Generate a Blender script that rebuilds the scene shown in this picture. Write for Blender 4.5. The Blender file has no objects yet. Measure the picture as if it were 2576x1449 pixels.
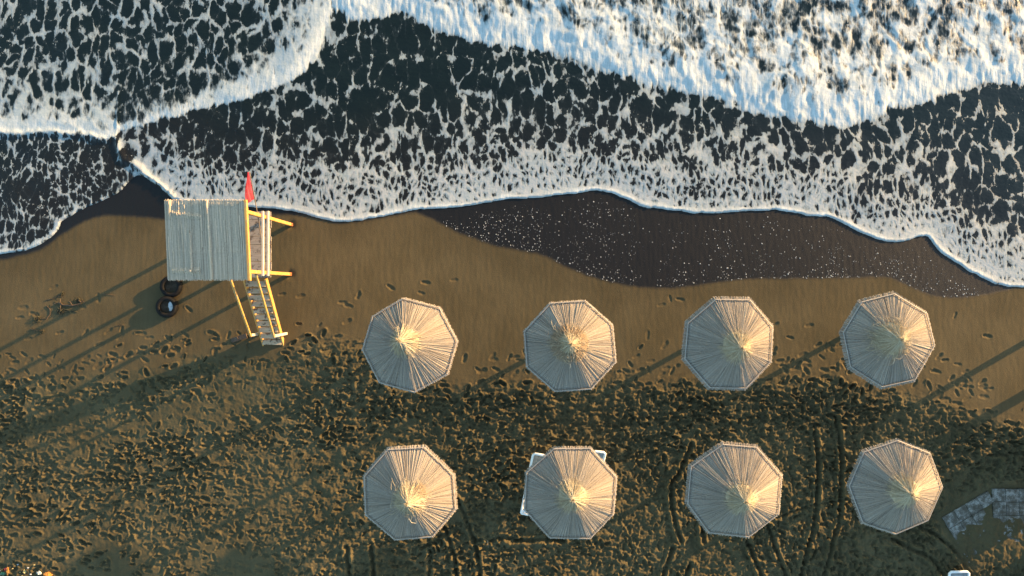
import bpy, bmesh, math, random
import numpy as np
from mathutils import Vector, Matrix, Quaternion

# ------------------------------------------------------------------ camera, sky, sun, exposure
SC = bpy.context.scene
COL = SC.collection
CAM_Z = 20.2
FPX = 24.0 / 36.0 * 2576.0            # focal length in pixels of a 2576 x 1449 picture
CX, CY = 1288.0, 724.5
SUN_EL = math.radians(7.5)
SUN_AZ = math.radians(28.7)           # direction to the sun, anticlockwise from +X

cam_d = bpy.data.cameras.new('camera')
cam_d.sensor_width = 36.0
cam_d.lens = 24.0
cam_d.clip_start = 0.1
cam_d.clip_end = 3000.0
cam = bpy.data.objects.new('camera', cam_d)
cam.location = (0, 0, CAM_Z)
COL.objects.link(cam)
SC.camera = cam

world = bpy.data.worlds.new('World')
SC.world = world
world.use_nodes = True
wn = world.node_tree.nodes
wl = world.node_tree.links
bg = wn.get('Background') or wn.new('ShaderNodeBackground')
sky = wn.new('ShaderNodeTexSky')
sky.sky_type = 'NISHITA'
sky.sun_disc = False
sky.sun_elevation = SUN_EL
sky.sun_rotation = math.pi / 2 - SUN_AZ
sky.altitude = 10
sky.air_density = 1.0
sky.dust_density = 0.7
sky.ozone_density = 1.8
wb = wn.new('ShaderNodeMix')             # white balance of the photograph, the same for the whole sky
wb.data_type = 'RGBA'
wb.blend_type = 'MULTIPLY'
wb.inputs[0].default_value = 1.0
wb.inputs[7].default_value = (1.01, 1.02, 0.94, 1.0)
wl.new(sky.outputs[0], wb.inputs[6])
wl.new(wb.outputs[2], bg.inputs[0])
bg.inputs[1].default_value = 0.15

sun_d = bpy.data.lights.new('sun', 'SUN')
sun_d.energy = 4.1
sun_d.angle = math.radians(0.5)
sun_d.color = (1.0, 0.60, 0.25)
sun = bpy.data.objects.new('sun', sun_d)
sdir = Vector((math.cos(SUN_EL) * math.cos(SUN_AZ), math.cos(SUN_EL) * math.sin(SUN_AZ), math.sin(SUN_EL)))
sun.rotation_euler = sdir.to_track_quat('Z', 'Y').to_euler()
sun.location = (30, 20, 15)
COL.objects.link(sun)

SC.view_settings.view_transform = 'Standard'
SC.view_settings.look = 'None'
SC.view_settings.gamma = 1.0
SC.view_settings.exposure = 2.2
SC.view_settings.use_curve_mapping = False
SC.render.engine = 'CYCLES'
SC.cycles.max_bounces = 6

RND = random.Random(7)
NPR = np.random.RandomState(11)


def P(px, py, z=0.0):
    """direction of a pixel (2576 px wide picture) met with the level z"""
    k = (CAM_Z - z) / FPX
    return Vector(((px - CX) * k, -(py - CY) * k, z))


def PS(sx, sy, z=0.0):
    return P(sx / 1.552795, sy / 1.552795, z)


# ------------------------------------------------------------------ helpers
def pnoise(x, y, seed=0):
    r = np.random.RandomState(seed)
    perm = r.permutation(256)
    ang = r.rand(256) * 2 * np.pi
    gx, gy = np.cos(ang), np.sin(ang)
    xi = np.floor(x).astype(np.int64)
    yi = np.floor(y).astype(np.int64)
    xf, yf = x - xi, y - yi
    u = xf * xf * xf * (xf * (xf * 6 - 15) + 10)
    v = yf * yf * yf * (yf * (yf * 6 - 15) + 10)

    def g(ix, iy, dx, dy):
        h = perm[(perm[ix & 255] + iy) & 255]
        return gx[h] * dx + gy[h] * dy
    a = g(xi, yi, xf, yf)
    b = g(xi + 1, yi, xf - 1, yf)
    c = g(xi, yi + 1, xf, yf - 1)
    d = g(xi + 1, yi + 1, xf - 1, yf - 1)
    return ((a * (1 - u) + b * u) * (1 - v) + (c * (1 - u) + d * u) * v) * 1.5


def sstep(a, b, x):
    t = np.clip((x - a) / (b - a), 0, 1)
    return t * t * (3 - 2 * t)


def poly_sd(X, Y, pts):
    """signed distance to a polyline running left to right, positive on its upper (seaward) side"""
    best = np.full(X.shape, 1e9)
    sgn = np.ones(X.shape)
    for (ax, ay), (bx, by) in zip(pts[:-1], pts[1:]):
        ex, ey = bx - ax, by - ay
        L = ex * ex + ey * ey + 1e-12
        t = np.clip(((X - ax) * ex + (Y - ay) * ey) / L, 0, 1)
        dx, dy = X - ax - t * ex, Y - ay - t * ey
        d = dx * dx + dy * dy
        m = d < best
        best = np.where(m, d, best)
        cr = ex * (Y - ay) - ey * (X - ax)
        sgn = np.where(m, np.where(cr >= 0, 1.0, -1.0), sgn)
    return np.sqrt(best) * sgn


def px_line(pts, z):
    return [tuple(P(x, y, z)[:2]) for x, y in pts]


def smooth_line(pts, n=4):
    """Hermite refinement with tangents held short so that it never loops"""
    pts = [np.array(p, float) for p in pts]
    out = []
    for i in range(len(pts) - 1):
        b, d = pts[i], pts[i + 1]
        L = np.linalg.norm(d - b)

        def tan(k):
            if k == 0 or k == len(pts) - 1:
                m = d - b
            else:
                m = (pts[k + 1] - pts[k - 1]) / 2
            q = np.linalg.norm(m)
            return m * min(1.0, L / (q + 1e-9))
        m0, m1 = tan(i), tan(i + 1)
        for k in range(n):
            t = k / n
            out.append(tuple(b * (2 * t ** 3 - 3 * t * t + 1) + m0 * (t ** 3 - 2 * t * t + t) + d * (-2 * t ** 3 + 3 * t * t) + m1 * (t ** 3 - t * t)))
    out.append(tuple(pts[-1]))
    return out


def grid_mesh(name, xs, ys, Z, attrs, mat, mask=None):
    nx, ny = len(xs), len(ys)
    V = np.empty((ny, nx, 3), np.float32)
    V[..., 0] = xs[None, :]
    V[..., 1] = ys[:, None]
    V[..., 2] = Z
    idx = np.arange(nx * ny, dtype=np.int32).reshape(ny, nx)
    F = np.stack([idx[:-1, :-1], idx[:-1, 1:], idx[1:, 1:], idx[1:, :-1]], -1)
    if mask is not None:
        keep = mask[:-1, :-1] | mask[:-1, 1:] | mask[1:, 1:] | mask[1:, :-1]
        F = F[keep]
    F = F.reshape(-1, 4)
    me = bpy.data.meshes.new(name)
    me.vertices.add(nx * ny)
    me.vertices.foreach_set('co', V.ravel())
    me.loops.add(F.size)
    me.loops.foreach_set('vertex_index', F.ravel())
    me.polygons.add(len(F))
    me.polygons.foreach_set('loop_start', np.arange(0, F.size, 4, dtype=np.int32))
    me.polygons.foreach_set('use_smooth', np.ones(len(F), bool))
    me.update(calc_edges=True)
    for k, a in attrs.items():
        at = me.attributes.new(k, 'FLOAT', 'POINT')
        at.data.foreach_set('value', np.ascontiguousarray(a, np.float32).ravel())
    me.materials.append(mat)
    o = bpy.data.objects.new(name, me)
    COL.objects.link(o)
    return o


def tag(o, label=None, cat=None, group=None, kind=None):
    if label:
        o['label'] = label
    if cat:
        o['category'] = cat
    if group:
        o['group'] = group
    if kind:
        o['kind'] = kind
    return o


def empty(name, loc, label, cat, group=None, rz=0.0):
    o = bpy.data.objects.new(name, None)
    o.empty_display_size = 0.2
    o.location = loc
    o.rotation_euler = (0, 0, rz)
    COL.objects.link(o)
    return tag(o, label, cat, group)


class MB:
    """collects shapes; build() links them as ONE mesh object"""
    def __init__(self):
        self.v, self.f, self.t, self.tone = [], [], [], 0.5

    def add(self, vs, fs):
        n = len(self.v)
        self.v += [tuple(p) for p in vs]
        self.t += [self.tone] * len(vs)
        self.f += [tuple(n + i for i in f) for f in fs]

    def box(self, c, s, M=None):
        hx, hy, hz = s[0] / 2, s[1] / 2, s[2] / 2
        vs = [Vector((sx * hx, sy * hy, sz * hz)) for sz in (-1, 1) for sy in (-1, 1) for sx in (-1, 1)]
        if M is not None:
            vs = [M @ v for v in vs]
        vs = [v + Vector(c) for v in vs]
        self.add(vs, [(0, 2, 3, 1), (4, 5, 7, 6), (0, 1, 5, 4), (2, 6, 7, 3), (0, 4, 6, 2), (1, 3, 7, 5)])

    def beam(self, a, b, w, h, up=(0, 0, 1), bev=0.12):
        """timber with chamfered edges from a to b; w across, h along 'up'"""
        a, b = Vector(a), Vector(b)
        d = (b - a).normalized()
        u = Vector(up)
        s = d.cross(u)
        if s.length < 1e-4:
            s = d.cross(Vector((1, 0, 0)))
        s.normalize()
        u = s.cross(d).normalized()
        c = min(w, h) * bev
        prof = [(-w / 2 + c, -h / 2), (w / 2 - c, -h / 2), (w / 2, -h / 2 + c), (w / 2, h / 2 - c),
                (w / 2 - c, h / 2), (-w / 2 + c, h / 2), (-w / 2, h / 2 - c), (-w / 2, -h / 2 + c)]
        vs = [a + s * x + u * y for x, y in prof] + [b + s * x + u * y for x, y in prof]
        fs = [(i, (i + 1) % 8, 8 + (i + 1) % 8, 8 + i) for i in range(8)]
        fs += [tuple(range(7, -1, -1)), tuple(range(8, 16))]
        self.add(vs, fs)

    def tube(self, pts, radii, n=8, cap=True):
        pts = [Vector(p) for p in pts]
        rings = []
        ref = None
        for i, p in enumerate(pts):
            d = (pts[min(i + 1, len(pts) - 1)] - pts[max(i - 1, 0)]).normalized()
            if ref is None:
                ref = d.orthogonal().normalized()
            ref = (ref - d * ref.dot(d))
            if ref.length < 1e-5:
                ref = d.orthogonal()
            ref.normalize()
            s = d.cross(ref)
            r = radii[i] if hasattr(radii, '__len__') else radii
            rings.append([p + ref * (math.cos(2 * math.pi * k / n) * r) + s * (math.sin(2 * math.pi * k / n) * r) for k in range(n)])
        vs = [v for r in rings for v in r]
        fs = []
        for i in range(len(pts) - 1):
            for k in range(n):
                fs.append((i * n + k, i * n + (k + 1) % n, (i + 1) * n + (k + 1) % n, (i + 1) * n + k))
        if cap:
            fs.append(tuple(range(n - 1, -1, -1)))
            fs.append(tuple(range((len(pts) - 1) * n, len(pts) * n)))
        self.add(vs, fs)

    def reed(self, pts, ws, up, hgt=0.45):
        """split reed: low triangular roof section following pts"""
        vs = []
        n = len(pts)
        for i, p in enumerate(pts):
            d = (pts[min(i + 1, n - 1)] - pts[max(i - 1, 0)])
            s = d.cross(up).normalized()
            w = ws[i] if hasattr(ws, '__len__') else ws
            vs += [p - s * (w / 2), p + up * (w * hgt), p + s * (w / 2)]
        fs = []
        for i in range(n - 1):
            a, b = 3 * i, 3 * i + 3
            fs += [(a, a + 1, b + 1, b), (a + 1, a + 2, b + 2, b + 1), (a + 2, a, b, b + 2)]
        fs += [(0, 2, 1), (3 * n - 3, 3 * n - 2, 3 * n - 1)]
        self.add(vs, fs)

    def build(self, name, mat, parent=None, smooth=False):
        me = bpy.data.meshes.new(name)
        me.from_pydata(self.v, [], self.f)
        at = me.attributes.new('tone', 'FLOAT', 'POINT')
        at.data.foreach_set('value', np.array(self.t, np.float32))
        if smooth:
            me.polygons.foreach_set('use_smooth', np.ones(len(me.polygons), bool))
        bm = bmesh.new()
        bm.from_mesh(me)
        bmesh.ops.recalc_face_normals(bm, faces=bm.faces)
        bm.to_mesh(me)
        bm.free()
        me.materials.append(mat)
        o = bpy.data.objects.new(name, me)
        COL.objects.link(o)
        if parent is not None:
            o.parent = parent
            o.matrix_parent_inverse = Matrix.Translation(-Vector(parent.location)) if not any(parent.rotation_euler) else \
                (Matrix.Translation(parent.location) @ parent.rotation_euler.to_matrix().to_4x4()).inverted()
        return o


# ------------------------------------------------------------------ materials
class NT:
    def __init__(self, name):
        self.m = bpy.data.materials.new(name)
        self.m.use_nodes = True
        self.n = self.m.node_tree.nodes
        self.l = self.m.node_tree.links
        self.b = self.n['Principled BSDF']

    def node(self, typ, **kw):
        nd = self.n.new(typ)
        for k, v in kw.items():
            setattr(nd, k, v)
        return nd

    def set(self, sock, val):
        if isinstance(val, bpy.types.NodeSocket):
            self.l.new(val, sock)
        else:
            sock.default_value = val

    def math(self, op, a, b=0.0, c=0.0, clamp=False):
        nd = self.node('ShaderNodeMath', operation=op, use_clamp=clamp)
        self.set(nd.inputs[0], a)
        self.set(nd.inputs[1], b)
        self.set(nd.inputs[2], c)
        return nd.outputs[0]

    def vmath(self, op, a, b=(0, 0, 0), scale=None):
        nd = self.node('ShaderNodeVectorMath', operation=op)
        self.set(nd.inputs[0], a)
        self.set(nd.inputs[1], b)
        if scale is not None:
            self.set(nd.inputs[3], scale)
        return nd.outputs[0]

    def attr(self, name):
        return self.node('ShaderNodeAttribute', attribute_name=name).outputs['Fac']

    def pos(self):
        return self.node('ShaderNodeNewGeometry').outputs['Position']

    def obj(self):
        return self.node('ShaderNodeTexCoord').outputs['Object']

    def noise(self, vec, scale, detail=3.0, rough=0.55, out='Fac', dim='3D'):
        nd = self.node('ShaderNodeTexNoise', noise_dimensions=dim)
        self.set(nd.inputs['Vector'], vec)
        nd.inputs['Scale'].default_value = scale
        nd.inputs['Detail'].default_value = detail
        nd.inputs['Roughness'].default_value = rough
        return nd.outputs[out]

    def ramp(self, fac, stops):
        nd = self.node('ShaderNodeValToRGB')
        self.set(nd.inputs[0], fac)
        e = nd.color_ramp.elements
        while len(e) < len(stops):
            e.new(0.5)
        for el, (p, c) in zip(e, stops):
            el.position = p
            el.color = (*c, 1)
        return nd.outputs[0]

    def maprange(self, v, a, b, c=0.0, d=1.0, smooth=True):
        nd = self.node('ShaderNodeMapRange', interpolation_type='SMOOTHSTEP' if smooth else 'LINEAR')
        self.set(nd.inputs[0], v)
        for i, x in enumerate((a, b, c, d)):
            self.set(nd.inputs[i + 1], x)
        return nd.outputs[0]

    def mix(self, fac, a, b, blend='MIX'):
        nd = self.node('ShaderNodeMix', data_type='RGBA', blend_type=blend)
        self.set(nd.inputs[0], fac)
        self.set(nd.inputs[6], a if isinstance(a, bpy.types.NodeSocket) else (*a, 1))
        self.set(nd.inputs[7], b if isinstance(b, bpy.types.NodeSocket) else (*b, 1))
        return nd.outputs[2]

    def bump(self, h, strength=1.0, dist=0.01, normal=None):
        nd = self.node('ShaderNodeBump')
        nd.inputs['Strength'].default_value = strength
        nd.inputs['Distance'].default_value = dist
        self.set(nd.inputs['Height'], h)
        if normal is not None:
            self.l.new(normal, nd.inputs['Normal'])
        return nd.outputs[0]

    def out(self, color=None, rough=None, normal=None, spec=None):
        if color is not None:
            self.set(self.b.inputs['Base Color'], color if isinstance(color, bpy.types.NodeSocket) else (*color, 1))
        if rough is not None:
            self.set(self.b.inputs['Roughness'], rough)
        if normal is not None:
            self.l.new(normal, self.b.inputs['Normal'])
        if spec is not None:
            self.set(self.b.inputs['Specular IOR Level'], spec)
        return self.m


def m_plain(name, col, rough=0.6, var=0.25, scale=12.0, bump=0.0, spec=0.4, stretch=(1, 1, 1)):
    t = NT(name)
    v = t.vmath('MULTIPLY', t.obj(), stretch)
    n = t.noise(v, scale, 4)
    lo = tuple(c * (1 - var) for c in col)
    hi = tuple(min(1, c * (1 + var)) for c in col)
    c = t.ramp(n, [(0.3, lo), (0.7, hi)])
    nm = t.bump(n, 0.6, bump) if bump else None
    return t.out(c, rough, nm, spec)


def m_reed(name, stops, rough=0.75):
    t = NT(name)
    tone = t.attr('tone')
    n = t.noise(t.obj(), 26.0, 3)
    f = t.math('ADD', tone, t.math('MULTIPLY', t.math('SUBTRACT', n, 0.5), 0.5), clamp=True)
    c = t.ramp(f, stops)
    return t.out(c, rough, None, 0.25)


def m_wood(name, a, b, scale=5.0, worn=None, axis=(1, 1, 1)):
    t = NT(name)
    v = t.vmath('MULTIPLY', t.obj(), axis)
    n = t.noise(v, scale, 5, 0.65)
    c = t.ramp(n, [(0.3, a), (0.72, b)])
    if worn:
        w = t.noise(t.obj(), 7.0, 4, 0.6)
        c = t.mix(t.maprange(w, 0.52, 0.62), c, worn)
    return t.out(c, 0.62, t.bump(n, 0.5, 0.004), 0.3)


def make_sand():
    t = NT('sand')
    p = t.pos()
    wet, rough, damp_dark = t.attr('wet'), t.attr('rough'), t.attr('damp_dark')
    n1 = t.noise(p, 0.8, 4)
    n2 = t.noise(p, 60.0, 3, 0.7)
    n3 = t.noise(t.vmath('MULTIPLY', p, (9.0, 0.9, 1.0)), 1.0, 3)
    smooth_c = t.ramp(n1, [(0.35, (0.074, 0.056, 0.0275)), (0.68, (0.094, 0.071, 0.036))])
    rough_c = t.ramp(n1, [(0.35, (0.070, 0.056, 0.0275)), (0.68, (0.092, 0.075, 0.038))])
    c = t.mix(rough, smooth_c, rough_c)
    g = t.maprange(n2, 0.25, 0.75, 0.72, 1.28, smooth=False)
    s = t.maprange(n3, 0.3, 0.7, 0.94, 1.06, smooth=False)
    g = t.math('MULTIPLY', g, s)
    comb = t.node('ShaderNodeCombineXYZ')
    for i in range(3):
        t.l.new(g, comb.inputs[i])
    c = t.mix(1.0, c, comb.outputs[0], 'MULTIPLY')
    c = t.mix(damp_dark, c, t.mix(1.0, c, (0.62, 0.60, 0.60), 'MULTIPLY'))
    c = t.mix(wet, c, (0.0072, 0.0064, 0.0056))
    r = t.maprange(wet, 0.0, 1.0, 0.9, 0.42)
    b = t.bump(t.noise(p, 34.0, 4, 0.7), 0.8, 0.006)
    return t.out(c, r, b, t.maprange(wet, 0.0, 1.0, 0.15, 0.26))


def make_sea():
    t = NT('sea_water')
    p = t.pos()
    cov, thick, shal, fine, soft = t.attr('cov'), t.attr('thick'), t.attr('shallow'), t.attr('fine'), t.attr('soft')
    flat = t.vmath('MULTIPLY', p, (1.0, 0.60, 0.0))
    w1 = t.vmath('SUBTRACT', t.noise(flat, 1.0, 2, 0.5, 'Color'), (0.5, 0.5, 0.5))
    w2 = t.vmath('SUBTRACT', t.noise(flat, 3.6, 2, 0.5, 'Color'), (0.5, 0.5, 0.5))
    w3 = t.vmath('SUBTRACT', t.noise(flat, 11.0, 3, 0.6, 'Color'), (0.5, 0.5, 0.5))
    q = t.vmath('ADD', flat, t.vmath('SCALE', w1, scale=0.85))
    q = t.vmath('ADD', q, t.vmath('SCALE', w2, scale=0.30))
    q = t.vmath('ADD', q, t.vmath('SCALE', w3, scale=0.075))
    q = t.vmath('MULTIPLY', q, (1, 1, 0))

    def vor(vec, scale):
        """high in the middle of a dark cell, low along the foam between the cells"""
        nd = t.node('ShaderNodeTexVoronoi', voronoi_dimensions='2D', feature='DISTANCE_TO_EDGE')
        n2_ = t.node('ShaderNodeTexVoronoi', voronoi_dimensions='2D', feature='F1')
        for k in (nd, n2_):
            t.l.new(vec, k.inputs['Vector'])
            k.inputs['Scale'].default_value = scale
            k.inputs['Randomness'].default_value = 0.95
        a_ = t.math('MULTIPLY', nd.outputs['Distance'], 0.62)
        b_ = t.math('MULTIPLY_ADD', n2_.outputs['Distance'], -0.40, 0.27)
        return t.math('ADD', a_, b_)
    qf = t.vmath('ADD', t.vmath('ADD', flat, t.vmath('SCALE', w1, scale=0.5)), t.vmath('SCALE', w2, scale=0.16))
    qf = t.vmath('MULTIPLY', t.vmath('ADD', qf, t.vmath('SCALE', w3, scale=0.06)), (1, 1, 0))
    va = vor(q, 2.8)
    vb = vor(qf, 5.6)
    vc = vor(t.vmath('ADD', qf, (3.3, 1.7, 0)), 12.5)
    nb = t.noise(flat, 2.6, 3)
    nc = t.noise(flat, 14.0, 4, 0.65)
    big = t.math('ADD', t.math('MULTIPLY', va, 0.86), t.math('MULTIPLY', vb, 0.24))
    sml = t.math('ADD', t.math('MULTIPLY', vb, 0.80), t.math('MULTIPLY', vc, 0.30))
    f = t.math('ADD', t.math('MULTIPLY', big, t.math('SUBTRACT', 1.0, fine)), t.math('MULTIPLY', sml, fine))
    f = t.math('ADD', f, t.math('MULTIPLY', t.math('SUBTRACT', nc, 0.5), 0.24))
    f = t.math('ADD', f, t.math('MULTIPLY', t.math('SUBTRACT', nb, 0.5), 0.58))
    c = t.math('SUBTRACT', t.math('MULTIPLY', cov, 0.48), 0.092)
    c = t.math('ADD', c, t.math('MULTIPLY', thick, 0.5))
    streak = t.noise(t.vmath('MULTIPLY', p, (9.0, 2.0, 1.0)), 1.2, 4, 0.65)
    streak2 = t.noise(t.vmath('MULTIPLY', p, (22.0, 3.5, 1.0)), 1.0, 3, 0.6)
    st = t.math('MULTIPLY', t.math('ADD', streak, streak2), 0.5)
    e = t.math('SUBTRACT', c, f)
    e = t.math('ADD', e, t.math('MULTIPLY', t.math('SUBTRACT', st, 0.5), t.math('ADD', t.math('MULTIPLY', soft, 0.45), 0.24)))
    spk = t.noise(t.vmath('MULTIPLY', p, (1.0, 0.7, 0.0)), 9.0, 4, 0.75)
    spk = t.math('MULTIPLY', t.maprange(spk, 0.60, 0.66), t.maprange(t.noise(p, 0.9, 2), 0.42, 0.62))
    e = t.math('ADD', e, t.math('MULTIPLY', spk, 0.20))
    lo_ = t.math('MULTIPLY_ADD', soft, -0.16, -0.012)
    hi_ = t.math('MULTIPLY_ADD', soft, 0.19, 0.040)
    mask = t.maprange(e, lo_, hi_)
    body = t.maprange(e, 0.0, t.math('MULTIPLY_ADD', soft, 0.12, 0.24))
    film = t.maprange(e, -0.14, 0.02, 0.0, 0.05)
    # foam shade: thin lace lets the dark water through, thick foam is white
    dense = t.math('MAXIMUM', thick, soft, clamp=True)
    fo = t.mix(body, (0.13, 0.15, 0.155), t.mix(dense, t.mix(shal, (0.27, 0.315, 0.33), (0.35, 0.355, 0.35)), (0.52, 0.56, 0.565)))  # offshore lace bluer: thin over dark water, and weaker sun put into colour
    fo = t.mix(t.maprange(st, 0.36, 0.64, 0.0, 0.66), fo, (0.235, 0.30, 0.32))
    wa = t.mix(shal, (0.0036, 0.0074, 0.0056), (0.0090, 0.0080, 0.0052))
    m2 = t.math('MAXIMUM', mask, film)
    col = t.mix(m2, wa, fo)
    rg = t.maprange(mask, 0.0, 1.0, 0.12, 0.75)
    h = t.math('MULTIPLY', t.math('ADD', body, t.math('MULTIPLY', nc, t.math('MULTIPLY', mask, 0.9))), t.math('MULTIPLY_ADD', soft, 0.4, 0.35))
    h = t.math('ADD', h, t.math('MULTIPLY', st, t.math('MULTIPLY', thick, 2.2)))
    nm = t.bump(h, 0.6, 0.010)
    rip = t.noise(t.vmath('MULTIPLY', p, (1.0, 1.6, 1.0)), 5.0, 3)
    nm = t.bump(rip, 0.35, 0.03, nm)
    return t.out(col, rg, nm, 0.36)


M = {}
M['sand'] = make_sand()
M['sea'] = make_sea()
M['reed'] = m_reed('reed', [(0.0, (0.114, 0.0912, 0.0684)), (0.25, (0.2394, 0.2052, 0.1653)), (0.6, (0.3306, 0.2907, 0.2422)), (1.0, (0.399, 0.3619, 0.3078))])
M['reedmat'] = m_reed('reed_mat', [(0.0, (0.21, 0.15, 0.10)), (0.3, (0.42, 0.34, 0.25)), (0.7, (0.57, 0.465, 0.35)), (1.0, (0.68, 0.55, 0.41))])
M['under'] = m_plain('dark_underlayer', (0.0858, 0.066, 0.0462), 0.9, 0.3, 20)
M['straw'] = m_reed('straw', [(0.0, (0.1904, 0.1428, 0.0884)), (0.3, (0.34, 0.2856, 0.1904)), (0.65, (0.4488, 0.3944, 0.2856)), (1.0, (0.5304, 0.4828, 0.3808))])
M['brownstraw'] = m_reed('brown_straw', [(0.0, (0.19, 0.135, 0.085)), (0.5, (0.32, 0.245, 0.165)), (1.0, (0.42, 0.34, 0.25))])
M['batten'] = m_wood('batten_wood', (0.235, 0.21, 0.18), (0.36, 0.325, 0.285), 9)
M['log'] = m_wood('weathered_log', (0.132, 0.099, 0.066), (0.2376, 0.1848, 0.132), 6)
M['yellow'] = m_wood('yellow_timber', (0.36, 0.19, 0.045), (0.47, 0.275, 0.08), 6, (0.32, 0.22, 0.11))
M['pale'] = m_wood('pale_timber', (0.45, 0.3975, 0.315), (0.555, 0.5025, 0.4125), 7)
M['plank'] = m_wood('grey_plank', (0.2244, 0.1914, 0.1617), (0.3432, 0.3036, 0.264), 6, (0.132, 0.1056, 0.0858), (0.5, 4, 1))
M['tread'] = m_wood('worn_tread', (0.36, 0.27, 0.17), (0.50, 0.39, 0.26), 6, (0.14, 0.09, 0.055), (0.6, 3, 1))
M['redfoot'] = m_plain('red_paint', (0.2376, 0.0858, 0.033), 0.6)
def make_flag():
    t = NT('red_cloth')
    n = t.noise(t.obj(), 5.0, 3)
    c = t.ramp(n, [(0.3, (0.52, 0.06, 0.085)), (0.7, (0.64, 0.12, 0.15))])
    t.out(c, 0.85, None, 0.2)
    tr = t.node('ShaderNodeBsdfTranslucent')
    t.l.new(c, tr.inputs['Color'])
    mx = t.node('ShaderNodeMixShader')
    mx.inputs[0].default_value = 0.5
    t.l.new(t.b.outputs[0], mx.inputs[1])
    t.l.new(tr.outputs[0], mx.inputs[2])
    t.l.new(mx.outputs[0], t.n['Material Output'].inputs['Surface'])
    return t.m


M['flag'] = make_flag()
M['rubber'] = m_plain('black_rubber', (0.0055, 0.0055, 0.006), 0.85, 0.4, 18, 0.003, 0.2)
M['white'] = m_plain('white_plastic', (0.78, 0.78, 0.77), 0.4, 0.06, 5)
M['tanweb'] = m_plain('tan_boards', (0.322, 0.238, 0.182), 0.7, 0.3, 9, 0.002)
M['greyweb'] = m_plain('grey_boards', (0.231, 0.231, 0.231), 0.7, 0.25, 9, 0.002)
M['drift'] = m_wood('driftwood', (0.0396, 0.0264, 0.0165), (0.1122, 0.0726, 0.0462), 8)
M['weed'] = m_plain('seaweed', (0.033, 0.0297, 0.0132), 0.7, 0.5, 14)
M['scrapw'] = m_plain('white_scrap', (0.504, 0.504, 0.49), 0.6, 0.15, 10)
M['scrapo'] = m_plain('orange_scrap', (0.434, 0.189, 0.035), 0.6, 0.25, 10)
M['scrapg'] = m_plain('green_scrap', (0.028, 0.133, 0.077), 0.5, 0.3, 10)
M['scrapr'] = m_plain('red_scrap', (0.385, 0.042, 0.035), 0.5, 0.3, 10)
M['scrapy'] = m_plain('yellow_scrap', (0.462, 0.364, 0.154), 0.6, 0.25, 10)
M['shade_box'] = m_wood('shade_box_board', (0.198, 0.1584, 0.1122), (0.2904, 0.2376, 0.1782), 5)
M['fleck'] = m_plain('foam_bubble', (0.64, 0.64, 0.608), 0.5, 0.05, 5)


def make_slab():
    t = NT('concrete_slab')
    p = t.pos()
    n = t.noise(p, 6.0, 6, 0.7)
    f = t.noise(p, 55.0, 3, 0.6)
    k = t.math('ADD', n, t.math('MULTIPLY', t.math('SUBTRACT', f, 0.5), 0.35))
    c = t.ramp(k, [(0.40, (0.075, 0.066, 0.050)), (0.52, (0.125, 0.118, 0.10)), (0.62, (0.27, 0.265, 0.24))])
    return t.out(c, 0.85, t.bump(f, 0.5, 0.003), 0.25)


M['slab'] = make_slab()

# ------------------------------------------------------------------ terrain height
crest_px = [(-900, 1010), (0, 965), (300, 940), (620, 890), (780, 850), (880, 850), (960, 940), (1100, 985), (1300, 970),
            (1700, 965), (2100, 965), (2350, 1010), (2480, 1060), (2640, 1100), (3600, 1150)]
CRX = np.array([P(x, y)[0] for x, y in crest_px])
CRY = np.array([P(x, y)[1] for x, y in crest_px])
DRX = np.array([(x - CX) / 85.0 for x in (-300, 0, 500, 850, 1000, 1300, 1800, 2300, 2576, 3000)])
DRV = np.array([0.04, 0.05, 0.07, 0.09, 0.11, 0.13, 0.13, 0.13, 0.13, 0.10])

SHORE = smooth_line([(-900, 700), (-60, 652), (0, 640), (60, 632), (110, 613), (148, 582), (158, 557), (200, 530), (250, 508), (305, 478),
                     (345, 440), (385, 452), (418, 478), (445, 500), (520, 520), (610, 520), (690, 524), (750, 533), (800, 545),
                     (850, 557), (900, 553), (950, 547), (1040, 527), (1110, 523), (1170, 517), (1240, 505), (1300, 497), (1370, 494), (1430, 487),
                     (1470, 480), (1515, 479), (1560, 493), (1590, 505), (1620, 520), (1690, 528), (1760, 535), (1870, 530), (1960, 529),
                     (2030, 541), (2080, 545), (2140, 572), (2200, 600), (2235, 608), (2262, 608), (2295, 598), (2332, 594), (2348, 618),
                     (2380, 645), (2420, 672), (2460, 695), (2500, 714), (2540, 721), (2576, 720), (2700, 705), (3600, 760)], 4)
WETL = smooth_line([(-900, 740), (-60, 665), (100, 632), (160, 590), (240, 548), (330, 546), (420, 552), (520, 552), (640, 545), (760, 543), (850, 563), (960, 550),
                    (1040, 535), (1090, 553), (1150, 585), (1250, 620), (1360, 642), (1440, 680), (1530, 710), (1620, 724), (1700, 725), (1780, 714),
                    (1880, 703), (2000, 702), (2130, 700), (2225, 699), (2270, 715), (2330, 742), (2400, 750), (2480, 741), (2576, 724), (3600, 770)], 4)
BREAK = smooth_line([(812, -400), (815, -60), (825, 8), (850, 32), (900, 50), (950, 42), (1005, 30), (1060, 52), (1100, 72), (1170, 92), (1260, 114),
                     (1330, 118), (1400, 130), (1480, 165), (1560, 188), (1640, 216), (1770, 242), (1870, 272), (1960, 292), (2060, 310),
                     (2120, 322), (2150, 315), (2180, 298), (2250, 276), (2340, 250), (2430, 222), (2500, 208), (2576, 205), (3600, 130)], 4)
MID = smooth_line([(293, 338), (330, 326), (400, 306), (460, 290), (540, 270), (620, 250), (700, 221), (760, 186), (797, 140),
                   (815, 100), (828, 50), (836, 20)], 4)
LEFT = smooth_line([(-900, 330), (-60, 328), (0, 331), (60, 337), (130, 335), (210, 340), (262, 352), (292, 350), (305, 372), (322, 400), (350, 425), (378, 446), (412, 472), (445, 502)], 4)


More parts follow.
